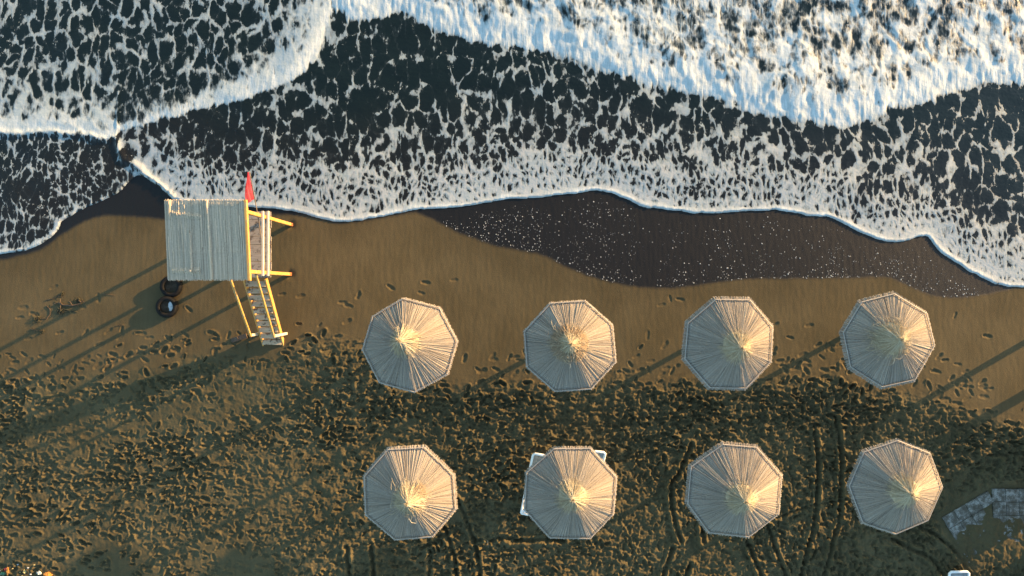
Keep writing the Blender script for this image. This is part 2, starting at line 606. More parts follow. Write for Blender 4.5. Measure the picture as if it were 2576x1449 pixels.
# the level of the berm follows the crest only broadly
_gx = np.arange(-60, 60.01, 0.1)
_gy = np.interp(_gx, CRX, CRY)
_k = np.exp(-(np.arange(-60, 61) / 22.0) ** 2)
_gs = np.convolve(np.pad(_gy, 60, mode='edge'), _k / _k.sum(), mode='valid')


def base_z(X, Y):
    t = Y - np.interp(X, _gx, _gs)
    drop = np.interp(X, DRX, DRV)
    front = -0.062 * np.maximum(t, 0) - 0.004 * np.maximum(t, 0) ** 1.5
    front = np.where(t > 12, np.maximum(front, -6.0), front)
    back = -drop * (1 - np.exp(-(np.minimum(t, 0) / 1.3) ** 2)) + 0.012 * np.maximum(-t - 3.0, 0) * (t > -40)
    return np.where(t > 0, front, back)


def ground_z(x, y):
    return float(base_z(np.array([x]), np.array([y]))[0])


def axis(lo, hi, step_list, far, growth=1.5):
    """fine axis with coarse tails"""
    core = []
    for a, b, s in step_list:
        n = max(1, int(round((b - a) / s)))
        core += list(np.linspace(a, b, n, endpoint=False))
    core.append(step_list[-1][1])
    s = step_list[-1][2]
    up = []
    v = core[-1]
    while v < far[1]:
        s *= growth
        v += s
        up.append(v)
    s = step_list[0][2]
    dn = []
    v = core[0]
    while v > far[0]:
        s *= growth
        v -= s
        dn.append(v)
    return np.array(dn[::-1] + core + up)


def near(X, Y):
    """1 where the mesh is fine, fading to 0 on the coarse sheet that runs on to the horizon"""
    return sstep(17.4, 16.3, np.abs(X)) * sstep(10.6, 9.7, Y) * sstep(-10.4, -9.3, Y)


def build_sand():
    xs = axis(0, 0, [(-16.4, 16.4, 0.0212)], (-400, 400))
    ys = axis(0, 0, [(-9.4, 0.5, 0.0212), (0.5, 3.6, 0.05), (3.6, 9.8, 0.16)], (-300, 500))
    X, Y = np.meshgrid(xs, ys)
    Z = base_z(X, Y)
    t = Y - np.interp(X, CRX, CRY)
    # churned-ness: behind the crest, ragged edge
    edge = 0.28 * pnoise(X * 0.8, Y * 0.8, 3) + 0.16 * pnoise(X * 2.2, Y * 2.2, 4)
    rough = sstep(0.30, -0.35, t + edge * 1.3)
    left = sstep(-4.5, -9.0, X)
    calm = np.clip(0.5 + 0.9 * pnoise(X * 0.35 + 3, Y * 0.45, 5), 0, 1) * left      # flatter trodden patches on the left
    lump = 1.5 * (0.020 * pnoise(X * 3.1, Y * 3.6, 21) + 0.016 * pnoise(X * 7.0, Y * 8.0, 22) + 0.009 * pnoise(X * 15, Y * 16, 23)) * (1 - 0.62 * left)
    amp = 1.0 - 0.45 * calm
    Zr = np.zeros_like(Z)
    fx, fy = xs, ys
    rs = np.random.RandomState(5)

    def stamp(cx, cy, ang, L, W, depth, rim, arr):
        R = L * 0.95
        i0, i1 = np.searchsorted(fx, (cx - R, cx + R))
        j0, j1 = np.searchsorted(fy, (cy - R, cy + R))
        if i1 - i0 < 3 or j1 - j0 < 3:
            return
        gx = fx[i0:i1][None, :] - cx
        gy = fy[j0:j1][:, None] - cy
        ca, sa = math.cos(ang), math.sin(ang)
        u = gx * ca + gy * sa
        v = -gx * sa + gy * ca
        # heel, ball and toes
        h1 = ((u + 0.30 * L) / (0.20 * L)) ** 2 + (v / (0.40 * W)) ** 2
        h2 = ((u - 0.18 * L) / (0.30 * L)) ** 2 + ((v - 0.05 * W) / (0.52 * W)) ** 2
        h3 = (u / (0.34 * L)) ** 2 + ((v + 0.06 * W) / (0.30 * W)) ** 2
        s = np.exp(-h1 ** 1.5) + np.exp(-h2 ** 1.5) + 0.7 * np.exp(-h3 ** 1.5)
        s = np.minimum(s, 1.0)
        ring = np.exp(-((np.sqrt((u / (0.58 * L)) ** 2 + (v / (0.70 * W)) ** 2) - 1.10) / 0.17) ** 2)
        m = np.clip(s * 1.3, 0, 1)
        loc = arr[j0:j1, i0:i1]
        lift = rim * (0.55 + 0.45 * np.sin(math.atan2(sa, ca) + np.arctan2(v, u)))
        arr[j0:j1, i0:i1] = loc * (1 - 0.85 * m) - depth * s + lift * ring * (1 - m)

    # trodden zone
    n = 13000
    for k in range(n):
        cx = rs.uniform(-16.3, 16.3)
        cy = rs.uniform(-9.3, 0.6)
        tt = cy - float(np.interp(cx, CRX, CRY))
        pr = 1.0 if tt < -0.25 else (0.5 if tt < 0.15 else (0.10 if tt < 0.7 else (0.005 if tt < 1.5 else 0.0)))
        if cx < -5 and tt < -0.3:
            pr = 0.9
        if cx < -7 and 0.0 <= tt < 0.9:
            pr = 0.22
        q_ = math.sin(cx * 0.55 + 1.3 * math.sin(cy * 0.9)) * math.cos(cy * 0.7 - cx * 0.2)
        if q_ > 0.5 and cx < 2:
            pr *= 0.35
        if rs.rand() > pr:
            continue
        if cx > 3 and cy < -5.5 and rs.rand() < 0.5:
            ang = rs.normal(math.pi / 2, 0.4)
        elif rs.rand() < 0.55:
            ang = rs.normal(0, 0.45) + (math.pi if rs.rand() < 0.5 else 0)
        else:
            ang = rs.uniform(0, 2 * math.pi)
        L = rs.uniform(0.15, 0.28)
        dp = rs.uniform(0.022, 0.058) * (1.0 + 0.55 * math.sin(cx * 0.9 + 1.7 * math.sin(cy * 0.8)) * math.cos(cy * 1.1 + cx * 0.35))
        if tt > 0.2:
            dp *= 0.6
        stamp(cx, cy, ang, L, L * rs.uniform(0.34, 0.48), dp, dp * rs.uniform(0.35, 1.1), Zr)
    # scattered prints on the smooth sand: (px, py, how many, spread px)
    for (px_, py_, m_, sp) in [(850, 735, 6, 50), (800, 755, 3, 30), (1250, 930, 14, 60), (1190, 900, 9, 50), (2060, 905, 30, 70), (1960, 900, 20, 50),
                               (2450, 965, 34, 28), (2390, 930, 12, 50), (2330, 930, 10, 40), (2130, 850, 8, 60), (2480, 870, 6, 70), (1290, 900, 10, 25),
                               (1700, 920, 14, 50), (120, 800, 14, 70), (300, 820, 12, 80), (1050, 720, 8, 60), (350, 870, 16, 90), (2400, 1005, 20, 60),
                               (180, 900, 30, 120), (830, 860, 26, 40), (1600, 900, 16, 60), (2060, 850, 8, 40), (1650, 760, 5, 60), (520, 800, 4, 50)]:
        for k in range((m_ + 1) // 2):
            q = P(rs.normal(px_, sp), rs.normal(py_, sp * 0.45))
            L = rs.uniform(0.22, 0.29)
            dp = rs.uniform(0.010, 0.026)
            stamp(q.x, q.y, rs.normal(0.3, 0.8), L, L * rs.uniform(0.34, 0.44), dp, dp * 0.4, Zr)
    Z = Z + Zr * (0.35 + 0.65 * np.maximum(amp, 0.4)) + lump * rough * amp
    Z += 0.010 * pnoise(X * 0.9, Y * 0.9, 31) * sstep(3.0, 0.0, t) + 0.0022 * pnoise(X * 9, Y * 3, 32) * (1 - rough)
    # small-scale clods along the dark berm
    berm = np.exp(-((t + 0.9) / 0.8) ** 2) * sstep(-7.5, -3.5, X)
    Z += berm * (0.026 * pnoise(X * 5.5, Y * 6.5, 41) + 0.020 * pnoise(X * 11, Y * 12, 42))
    # wheel and drag grooves
    def conv(pts, ox, oy, s):
        return [tuple(PS(ox + x * s, oy + y * s, -0.2)[:2]) for x, y in pts]
    G = []
    for pts in ([(440, 290), (330, 560), (270, 640), (275, 850), (310, 1020), (350, 1130)], [(280, 1190), (190, 1440)],
                [(1510, 190), (1540, 480), (1530, 760), (1500, 1020), (1440, 1230), (1390, 1440)],
                [(1690, 60), (1735, 340), (1740, 560), (1725, 960), (1680, 1090), (1640, 1260), (1590, 1440)],
                [(930, 1140), (980, 1280), (1050, 1440)], [(1110, 1010), (1180, 1230), (1260, 1440)], [(430, 1330), (390, 1440)],
                [(530, 1000), (545, 1140)]):
        G.append((conv(pts, 2500, 1600, 0.4487), 0.085, 0.05))
    G.append((conv([(1190, 940), (1330, 880), (1480, 830), (1650, 800), (1780, 780)], 2500, 1600, 0.4487), 0.04, 0.035))
    for pts in ([(405, 590), (420, 740), (435, 900)], [(650, 560), (665, 720), (680, 900)], [(1240, 640), (1230, 900)],
                [(1380, 400), (1440, 570), (1490, 730), (1500, 900)], [(1520, 130), (1580, 270), (1640, 430), (1700, 600), (1730, 780), (1735, 900)],
                [(1820, 550), (1930, 510), (2100, 530), (2400, 525), (2576, 540)]):
        G.append((conv(pts, 1200, 1900, 0.3882), 0.08, 0.05))
    for pts in ([(-60, 1020), (0, 1050), (150, 1130), (320, 1200), (430, 1300), (530, 1440)], [(250, 880), (420, 970), (600, 1110), (720, 1260), (830, 1430)]):
        G.append((conv(pts, 3500, 1750, 0.34507), 0.085, 0.05))
    for pts, dep, wid in G:
        pts = smooth_line(pts, 5)
        ax = np.array([p[0] for p in pts])
        ay = np.array([p[1] for p in pts])
        i0, i1 = np.searchsorted(xs, (ax.min() - 0.4, ax.max() + 0.4))
        j0, j1 = np.searchsorted(ys, (ay.min() - 0.3, ay.max() + 0.3))
        xx, yy = X[j0:j1, i0:i1], Y[j0:j1, i0:i1]
        d = np.abs(poly_sd(xx, yy, pts)) + 0.02 * pnoise(xx * 9, yy * 9, 51)
        Z[j0:j1, i0:i1] += -dep * np.exp(-(d / wid) ** 2) + dep * 0.55 * np.exp(-((d - wid * 2.1) / (wid * 0.9)) ** 2)
    # hollow round the tower legs and a level bed for the paving
    for (fx_, fy_) in LEGS:
        d = np.hypot(X - fx_, Y - fy_)
        Z -= 0.05 * np.exp(-(d / 0.11) ** 2)
    sm, cover = paving_bed(X, Y)
    Zp = PAVE_Z + cover + 0.35 * Zr * (cover > 0.01)
    Z = np.where(sm > 0, Z * (1 - sm) + Zp * sm, Z)
    Zb = base_z(X, Y)
    Z = Zb + (Z - Zb) * near(X, Y)
    # wet and moist sand by the water, and a darker band behind the crest
    wl_ = px_line(WETL, -0.35)
    sx0, sx1 = np.searchsorted(ys, (-1.5, 30))
    wet = np.zeros_like(Z)
    d = poly_sd(X[sx0:], Y[sx0:], wl_) + 0.02 * pnoise(X[sx0:] * 3, Y[sx0:] * 3, 61) + 0.012 * pnoise(X[sx0:] * 9, Y[sx0:] * 9, 62)
    wet[sx0:] = sstep(-0.07, 0.07, d)
    damp_dark = np.zeros_like(Z)
    damp_dark[sx0:] = 0.35 * sstep(-1.2, 0.0, d)
    damp_dark = np.maximum(damp_dark, 0.32 * np.exp(-((t + 0.7) / 0.7) ** 2) * sstep(-9, -3, X))  # plain darkening along the berm
    o = grid_mesh('sand_beach', xs, ys, Z, {'wet': wet, 'rough': rough, 'damp_dark': damp_dark}, M['sand'])
    tag(o, 'brown sandy beach, smooth by the water and trodden behind', 'beach', kind='structure')
    return xs, ys, Z


# positions that the terrain must know about
LEGS = [tuple(P(735, 566, -0.36)[:2]), tuple(P(733, 690, -0.28)[:2]), tuple(P(587, 566, -0.36)[:2]), tuple(P(587, 690, -0.28)[:2])]
PAVE_Z = -0.13


def C3(x, y, z=PAVE_Z):
    return PS(3500 + x * 0.34507, 1750 + y * 0.34507, z)


PA = C3(525, 790)
PU = (C3(1045, 485) - PA).normalized()
PV = Vector((PU.y, -PU.x, 0))            # towards the lower right of the picture
PB = C3(1092, 460)
SLAB = 0.395


def paving_bed(X, Y):
    u = (X - PA.x) * PU.x + (Y - PA.y) * PU.y
    v = (X - PA.x) * PV.x + (Y - PA.y) * PV.y
    m1 = sstep(-0.35, 0.0, u) * sstep(-0.35, 0.0, v) * sstep(1.9, 1.58, u) * sstep(2.2, 1.7, v)
    hx, hy = X - PB.x, PB.y - Y
    m2 = sstep(-0.3, 0.0, hx) * sstep(-0.35, 0.0, hy) * sstep(2.4, 1.9, hy) * sstep(6.0, 5.5, hx)
    n = 0.5 * pnoise(X * 2.2, Y * 2.2, 71) + 0.35 * pnoise(X * 6, Y * 6, 72) + 0.2 * pnoise(X * 14, Y * 14, 73)
    lum = 0.022 * pnoise(X * 3.3, Y * 3.3, 74) + 0.016 * pnoise(X * 7.5, Y * 7.5, 75)
    k1 = sstep(0.25, 0.85, v) * sstep(-0.1, 0.5, u + 0.25 * v)
    c1 = -0.042 + 0.066 * k1 + 0.034 * n + lum * k1
    c1 = np.where(v < 0.0, -0.028 + lum * 0.4, c1)
    k2 = sstep(0.55, 1.1, hy)
    c2 = -0.042 + 0.064 * k2 + 0.030 * n + lum * k2
    c2 = np.where(hy < 0, -0.028 + lum * 0.4, c2)
    m = np.maximum(m1, m2)
    c = np.where(m2 >= m1, c2, c1)
    return m, c


XS, YS, ZS = build_sand()


def sand_z(x, y):
    i = int(np.clip(np.searchsorted(XS, x), 1, len(XS) - 1))
    j = int(np.clip(np.searchsorted(YS, y), 1, len(YS) - 1))
    return float(ZS[j, i])


def sand_low(x, y, r):
    i0, i1 = np.searchsorted(XS, (x - r, x + r))
    j0, j1 = np.searchsorted(YS, (y - r, y + r))
    return float(ZS[j0:j1 + 1, i0:i1 + 1].min())


# ------------------------------------------------------------------ sea
def build_sea():
    xs = axis(0, 0, [(-16.6, 16.6, 0.041)], (-400, 400))
    ys = axis(0, 0, [(-0.6, 9.9, 0.037)], (-0.7, 500))
    X, Y = np.meshgrid(xs, ys)
    zb = base_z(X, Y)
    wob = 0.035 * pnoise(X * 1.7, Y * 1.7, 81) + 0.018 * pnoise(X * 5, Y * 5, 82)
    dS = poly_sd(X, Y, px_line(SHORE, -0.4)) + wob
    rag = 0.10 * pnoise(X * 1.3, Y * 1.0, 85) + 0.10 * pnoise(X * 3.7, Y * 1.6, 83) + 0.07 * pnoise(X * 9, Y * 2.2, 84) + 0.05 * pnoise(X * 20, Y * 3.0, 86)
    dB = poly_sd(X, Y, px_line(BREAK, -0.5)) + rag
    # the breaker lies right of the line through its left end
    dM = poly_sd(X, Y, px_line(MID, -0.5)) + 0.6 * rag
    dL = poly_sd(X, Y, px_line(LEFT, -0.5)) + 0.6 * rag
    mx0 = P(293, 0, -0.5)[0]
    inM = (X > mx0 - 0.2) & (dM > 0)
    dB = np.where((X < P(800, 0, -0.5)[0]), -np.abs(dB), dB)
    dM = np.where(dB > 0, -1.0, dM)
    dM = np.where(X < mx0, -1.0, dM)
    onL = (X < P(446, 0, -0.5)[0])
    dLl = np.where(onL, dL, -1.0)
    # surface level
    swash = zb + 0.02 + 0.05 * sstep(0.0, 1.2, dS)
    lev = -0.80
    Z = np.logaddexp(swash * 18, lev * 18) / 18
    Z += 0.016 * np.exp(-(np.maximum(dS, 0) / 0.10)) * (dS > 0)
    Z = np.where(dS < 0, zb + 0.012 + dS * 0.9, Z)
    Zs = Z.copy()
    thick = np.zeros_like(Z)
    # breaker: bore with boiling foam behind
    b0 = sstep(-0.1, 1.3, dB)
    far = np.clip(dB, 0, 8)
    wx = X + 0.22 * pnoise(X * 1.3, Y * 1.3, 97)
    wy = Y + 0.30 * pnoise(X * 1.3 + 7, Y * 1.3, 98)
    bil = 0.050 * pnoise(wx * 1.3, wy * 1.0, 91) + 0.026 * pnoise(wx * 3.0, wy * 2.1, 92) + 0.011 * pnoise(wx * 6.5, wy * 4.4, 93) + \
        0.006 * pnoise(wx * 13, wy * 7, 94) + 0.003 * pnoise(X * 23, Y * 11, 99)
    Z += sstep(-0.1, 0.3, dB) * np.exp(-((dB - 0.45) / 0.5) ** 2) * (0.022 * pnoise(wx * 2.6, wy * 1.8, 111) + 0.012 * pnoise(wx * 6, wy * 3.2, 112) + 0.01)
    Z += b0 * (0.10 - 0.02 * sstep(0.3, 2.2, far) + bil * (0.5 + 0.2 * sstep(0.2, 1.2, far)))
    m0 = sstep(-0.05, 0.45, dM)
    wm = np.interp((X / 0.0118 + CX), [290, 420, 560, 700, 790, 830], [0.2, 0.35, 0.7, 1.5, 1.0, 0.3])
    Z += m0 * (0.05 * np.exp(-dM / (wm + 0.25)) + bil * 0.35 * np.exp(-np.maximum(dM, 0) / (wm + 0.2)))
    l0 = sstep(-0.05, 0.45, dLl) * (X < P(300, 0, -0.5)[0])
    Z += l0 * (0.05 * np.exp(-np.maximum(dLl, 0) / 0.6) + bil * 0.35 * np.exp(-np.maximum(dLl, 0) / 0.6))
    lc = np.exp(-(dL / 0.10) ** 2) * onL
    Z += 0.05 * lc
    Z += 0.012 * pnoise(X * 1.3, Y * 1.8, 95) * sstep(0.3, 2.0, dS) + 0.02 * pnoise(X * 0.5, Y * 0.7, 96) * sstep(0.5, 3.0, dS)
    # foam cover
    n1 = pnoise(X * 0.55, Y * 0.55, 101)
    n2 = pnoise(X * 1.4, Y * 1.4, 102)
    cov = 0.40 + 0.56 * np.exp(-(np.maximum(dS, 0) / 1.25) ** 1.5) + 0.14 * sstep(3.2, 1.4, dS) - 0.05 * sstep(3.5, 5.5, dS) + 0.20 * n1 + 0.13 * n2
    pxx = X / 0.0122 + CX
    cov -= 0.26 * np.exp(-((pxx - 480) / 150) ** 2) * sstep(0.7, 1.8, dS)
    upl = (dB < 0) & (((X < mx0) & (dLl > 0)) | ((X >= mx0) & (dM > 0)))
    cov = np.where(upl, 0.42 + 0.26 * n1 + 0.16 * n2 - 0.16 * sstep(560, 760, pxx) + 0.06 * sstep(300, 0, pxx), cov)
    lowl = onL & (dL < 0)
    cov = np.where(lowl, 0.46 + 0.1 * n1 + 0.18 * np.exp(-np.maximum(dS, 0) / 0.3), cov)
    turb = 0.57 + 0.34 * n2 + 0.34 * pnoise(wx * 2.9, wy * 1.9, 103) + 0.16 * pnoise(wx * 6.5, wy * 4.0, 108) + 0.16 * pnoise(X * 0.5, Y * 0.4, 104) - 0.12 * sstep(1.0, 4.0, far)
    inside = sstep(-0.12, 0.22, dB)
    front = inside * sstep(1.15, 0.35, dB + 0.35 * pnoise(X * 1.6, Y * 1.2, 105))
    cov = cov * (1 - inside) + np.clip(turb + 0.42, 0.3, 1.25) * inside
    thick = np.maximum(thick, front + inside * np.clip(turb - 0.5, 0, 1) * 0.6)
    fm = sstep(-0.08, 0.16, dM)
    cov = np.maximum(cov, fm * (0.50 + 0.55 * np.exp(-np.maximum(dM, 0) / (wm * 0.8 + 0.05))))
    thick = np.maximum(thick, fm * np.exp(-(np.maximum(dM, 0) / (wm * 0.55 + 0.05)) ** 2) * 0.9)
    fl = sstep(-0.08, 0.16, dLl) * (X < P(296, 0, -0.5)[0])
    cov = np.maximum(cov, fl * (0.50 + 0.55 * np.exp(-np.maximum(dLl, 0) / 1.1)))
    thick = np.maximum(thick, fl * np.exp(-(np.maximum(dLl, 0) / 0.42) ** 2))
    cl = onL & (X > P(285, 0, -0.5)[0])
    cov = np.maximum(cov, cl * 0.95 * np.exp(-((dL - 0.08) / 0.16) ** 2))
    # white edge of the swash
    ew = 0.065 + 0.05 * pnoise(X * 1.5, Y * 0 + 3.3, 106)
    lip = np.exp(-((dS - 0.05) / np.maximum(ew, 0.03)) ** 2)
    strong = np.interp(pxx, [0, 150, 260, 345, 440, 700, 3000], [0.8, 0.8, 0.25, 0.1, 0.7, 1, 1])
    thick = np.maximum(thick, lip * strong * np.clip(0.72 + 0.7 * pnoise(X * 2.3, Y * 2.3, 107), 0.3, 1.0))
    fine = 0.85 * sstep(2.4, 0.6, dS) * (pxx > 440) + 0.75 * lowl + 0.35 * inside + 0.35 * (upl & (dM > 0)) * sstep(1.8, 0.3, dM)
    fine = np.clip(fine + 0.15 * n1, 0, 1)
    shallow = sstep(4.2, 0.6, dS) * (1 - inside)
    shallow = np.where(upl, shallow * 0.3, shallow)
    nr = near(X, Y)
    Z = Zs + (Z - Zs) * nr
    softm = np.maximum(inside, np.maximum(fm * np.exp(-np.maximum(dM, 0) / 1.0), fl * np.exp(-np.maximum(dLl, 0) / 0.9))) + 0.25 * np.exp(-np.maximum(dS, 0) / 0.8) * (1 - inside)
    o = grid_mesh('sea', xs, ys, Z, {'cov': np.clip(cov, 0, 1.3) * nr + 0.30 * (1 - nr), 'thick': np.clip(thick, 0, 1) * nr, 'shallow': shallow, 'fine': fine * nr, 'soft': np.clip(softm, 0, 1) * nr}, M['sea'], mask=dS > -0.10)
    tag(o, 'dark sea with breaking surf and lacy white foam', 'sea', kind='structure')


build_sea()


def foam_flecks():
    mb = MB()
    rs = np.random.RandomState(3)
    n = 20000
    px = rs.uniform(1030, 2560, n)
    py = rs.uniform(478, 752, n)
    q = np.array([P(a, b, -0.38)[:2] for a, b in zip(px, py)])
    ds = poly_sd(q[:, 0], q[:, 1], px_line(SHORE, -0.4))
    dw = poly_sd(q[:, 0], q[:, 1], px_line(WETL, -0.35))
    dens = 0.34 + 0.38 * pnoise(px / 60.0, py / 400.0, 5) + 0.45 * np.exp(-np.maximum(dw, 0) / 0.25)
    dens *= np.where((px > 1600) & (px < 1650), 0.12, 1.0)
    dens *= sstep(0.12, 0.6, -ds)
    ok = (dw > 0.02) & (ds < -0.12) & (rs.rand(n) < dens)
    for (x, y) in q[ok]:
        r = 0.005 + 0.016 * rs.rand() ** 3.0
        z = sand_z(x, y)
        a0 = rs.rand() * 6
        vs = [Vector((x + r * math.cos(a0 + k * math.pi / 3) * rs.uniform(0.7, 1.2), y + r * math.sin(a0 + k * math.pi / 3), z - 0.004)) for k in range(6)]
        vs.append(Vector((x, y, z + r * 0.7)))
        mb.add(vs, [(k, (k + 1) % 6, 6) for k in range(6)])
    o = mb.build('foam_flecks', M['fleck'], None, True)
    tag(o, 'tiny white foam bubbles scattered over the dark wet sand', 'foam', kind='stuff')


foam_flecks()


# ------------------------------------------------------------------ paving
def paving():
    root = bpy.data.objects.new('paved_path', None)
    root.location = (PA.x, PA.y, PAVE_Z)
    COL.objects.link(root)
    tag(root, 'path of square concrete slabs half buried in sand', 'path', kind='structure')
    rs = random.Random(4)

    def slab(c, ang, sx, sy):
        mb = MB()
        Mx = Matrix.Rotation(ang + rs.uniform(-0.012, 0.012), 3, 'Z') @ Matrix.Rotation(rs.uniform(-0.012, 0.012), 3, 'X') @ Matrix.Rotation(rs.uniform(-0.012, 0.012), 3, 'Y')
        hx, hy, b = sx / 2, sy / 2, 0.008
        vs = []
        for z, i in ((-0.06, 0.0), (-b, 0.0), (0.0, b)):
            vs += [Vector((sgx * (hx - i), sgy * (hy - i), z)) for sgx, sgy in ((-1, -1), (1, -1), (1, 1), (-1, 1))]
        vs = [Mx @ v + c for v in vs]
        fs = [(3, 2, 1, 0), (8, 9, 10, 11)]
        for r in (0, 4):
            fs += [(r + k, r + (k + 1) % 4, r + 4 + (k + 1) % 4, r + 4 + k) for k in range(4)]
        mb.add(vs, fs)
        mb.build('slab', M['slab'], root)
    ang = math.atan2(PU.y, PU.x)
    for j in range(4):
        for i in range(4):
            c = PA + PU * ((i + 0.5) * SLAB) + PV * ((j + 0.5) * SLAB)
            hx, hy = c.x - PB.x, PB.y - c.y
            if hx > -0.05 and hy > 0.30:
                continue
            slab(Vector((c.x, c.y, PAVE_Z + rs.uniform(-0.004, 0.004))), ang, SLAB - 0.012, SLAB - 0.012)
    for j in range(4):
        for i in range(7):
            off = 0.0 if j == 0 else 0.02
            c = Vector((PB.x + (i + 0.5) * SLAB + off, PB.y - (j + 0.5) * SLAB - (0.012 if i % 2 else 0), PAVE_Z + 0.006 + rs.uniform(-0.004, 0.004)))
            slab(c, 0.0, SLAB - 0.010, SLAB - 0.010)


paving()

# ------------------------------------------------------------------ thatched umbrellas
UMB = [
    # crop origin and scale in the 4000 px picture, rim corners, tip, fringe (m), cap style, label
    (1380, 1130, 0.2967, [(660, 130), (1130, 250), (1360, 680), (1235, 1110), (800, 1345), (350, 1220), (130, 795), (260, 365)], (672, 705), 0.055, 'side',
     'reed beach umbrella nearest the lifeguard tower stairs, tuft bent sideways'),
    (2000, 1140, 0.28995, [(520, 160), (985, 130), (1345, 450), (1390, 940), (1060, 1300), (580, 1330), (210, 1010), (175, 535)], (785, 705), 0.05, 'ring',
     'reed beach umbrella with a two-tiered crown and brown straw ring'),
    (2620, 1130, 0.28995, [(605, 142), (1060, 148), (1360, 510), (1335, 970), (1005, 1325), (530, 1318), (195, 935), (240, 455)], (925, 780), 0.10, 'neat',
     'wide-fringed reed umbrella with smooth crown, third in the seaward row'),
    (3250, 1110, 0.3036, [(800, 130), (1205, 380), (1310, 785), (1060, 1225), (640, 1315), (240, 1060), (150, 625), (380, 235)], (828, 712), 0.10, 'messy',
     'reed beach umbrella with messy tangled straw crown, right end of seaward row'),
    (1380, 1710, 0.30364, [(450, 158), (915, 128), (1280, 480), (1310, 910), (1010, 1265), (540, 1300), (170, 985), (150, 495)], (705, 825), 0.075, 'loose',
     'reed beach umbrella with loose yellow crown, left end of the landward row'),
    (2000, 1700, 0.3106, [(530, 175), (985, 170), (1305, 530), (1265, 990), (975, 1290), (480, 1280), (165, 935), (190, 470)], (765, 805), 0.06, 'neat',
     'reed beach umbrella with white loungers sticking out underneath'),
    (2500, 1600, 0.4487, [(722, 305), (1010, 330), (1228, 580), (1197, 905), (942, 1100), (602, 1065), (418, 815), (447, 497)], (900, 795), 0.085, 'neat',
     'reed beach umbrella between drag grooves, third in the landward row'),
    (3280, 1690, 0.28995, [(775, 110), (1210, 285), (1375, 735), (1180, 1175), (750, 1355), (310, 1205), (130, 720), (330, 265)], (935, 825), 0.065, 'neat',
     'reed beach umbrella beside the concrete slab path'),
]


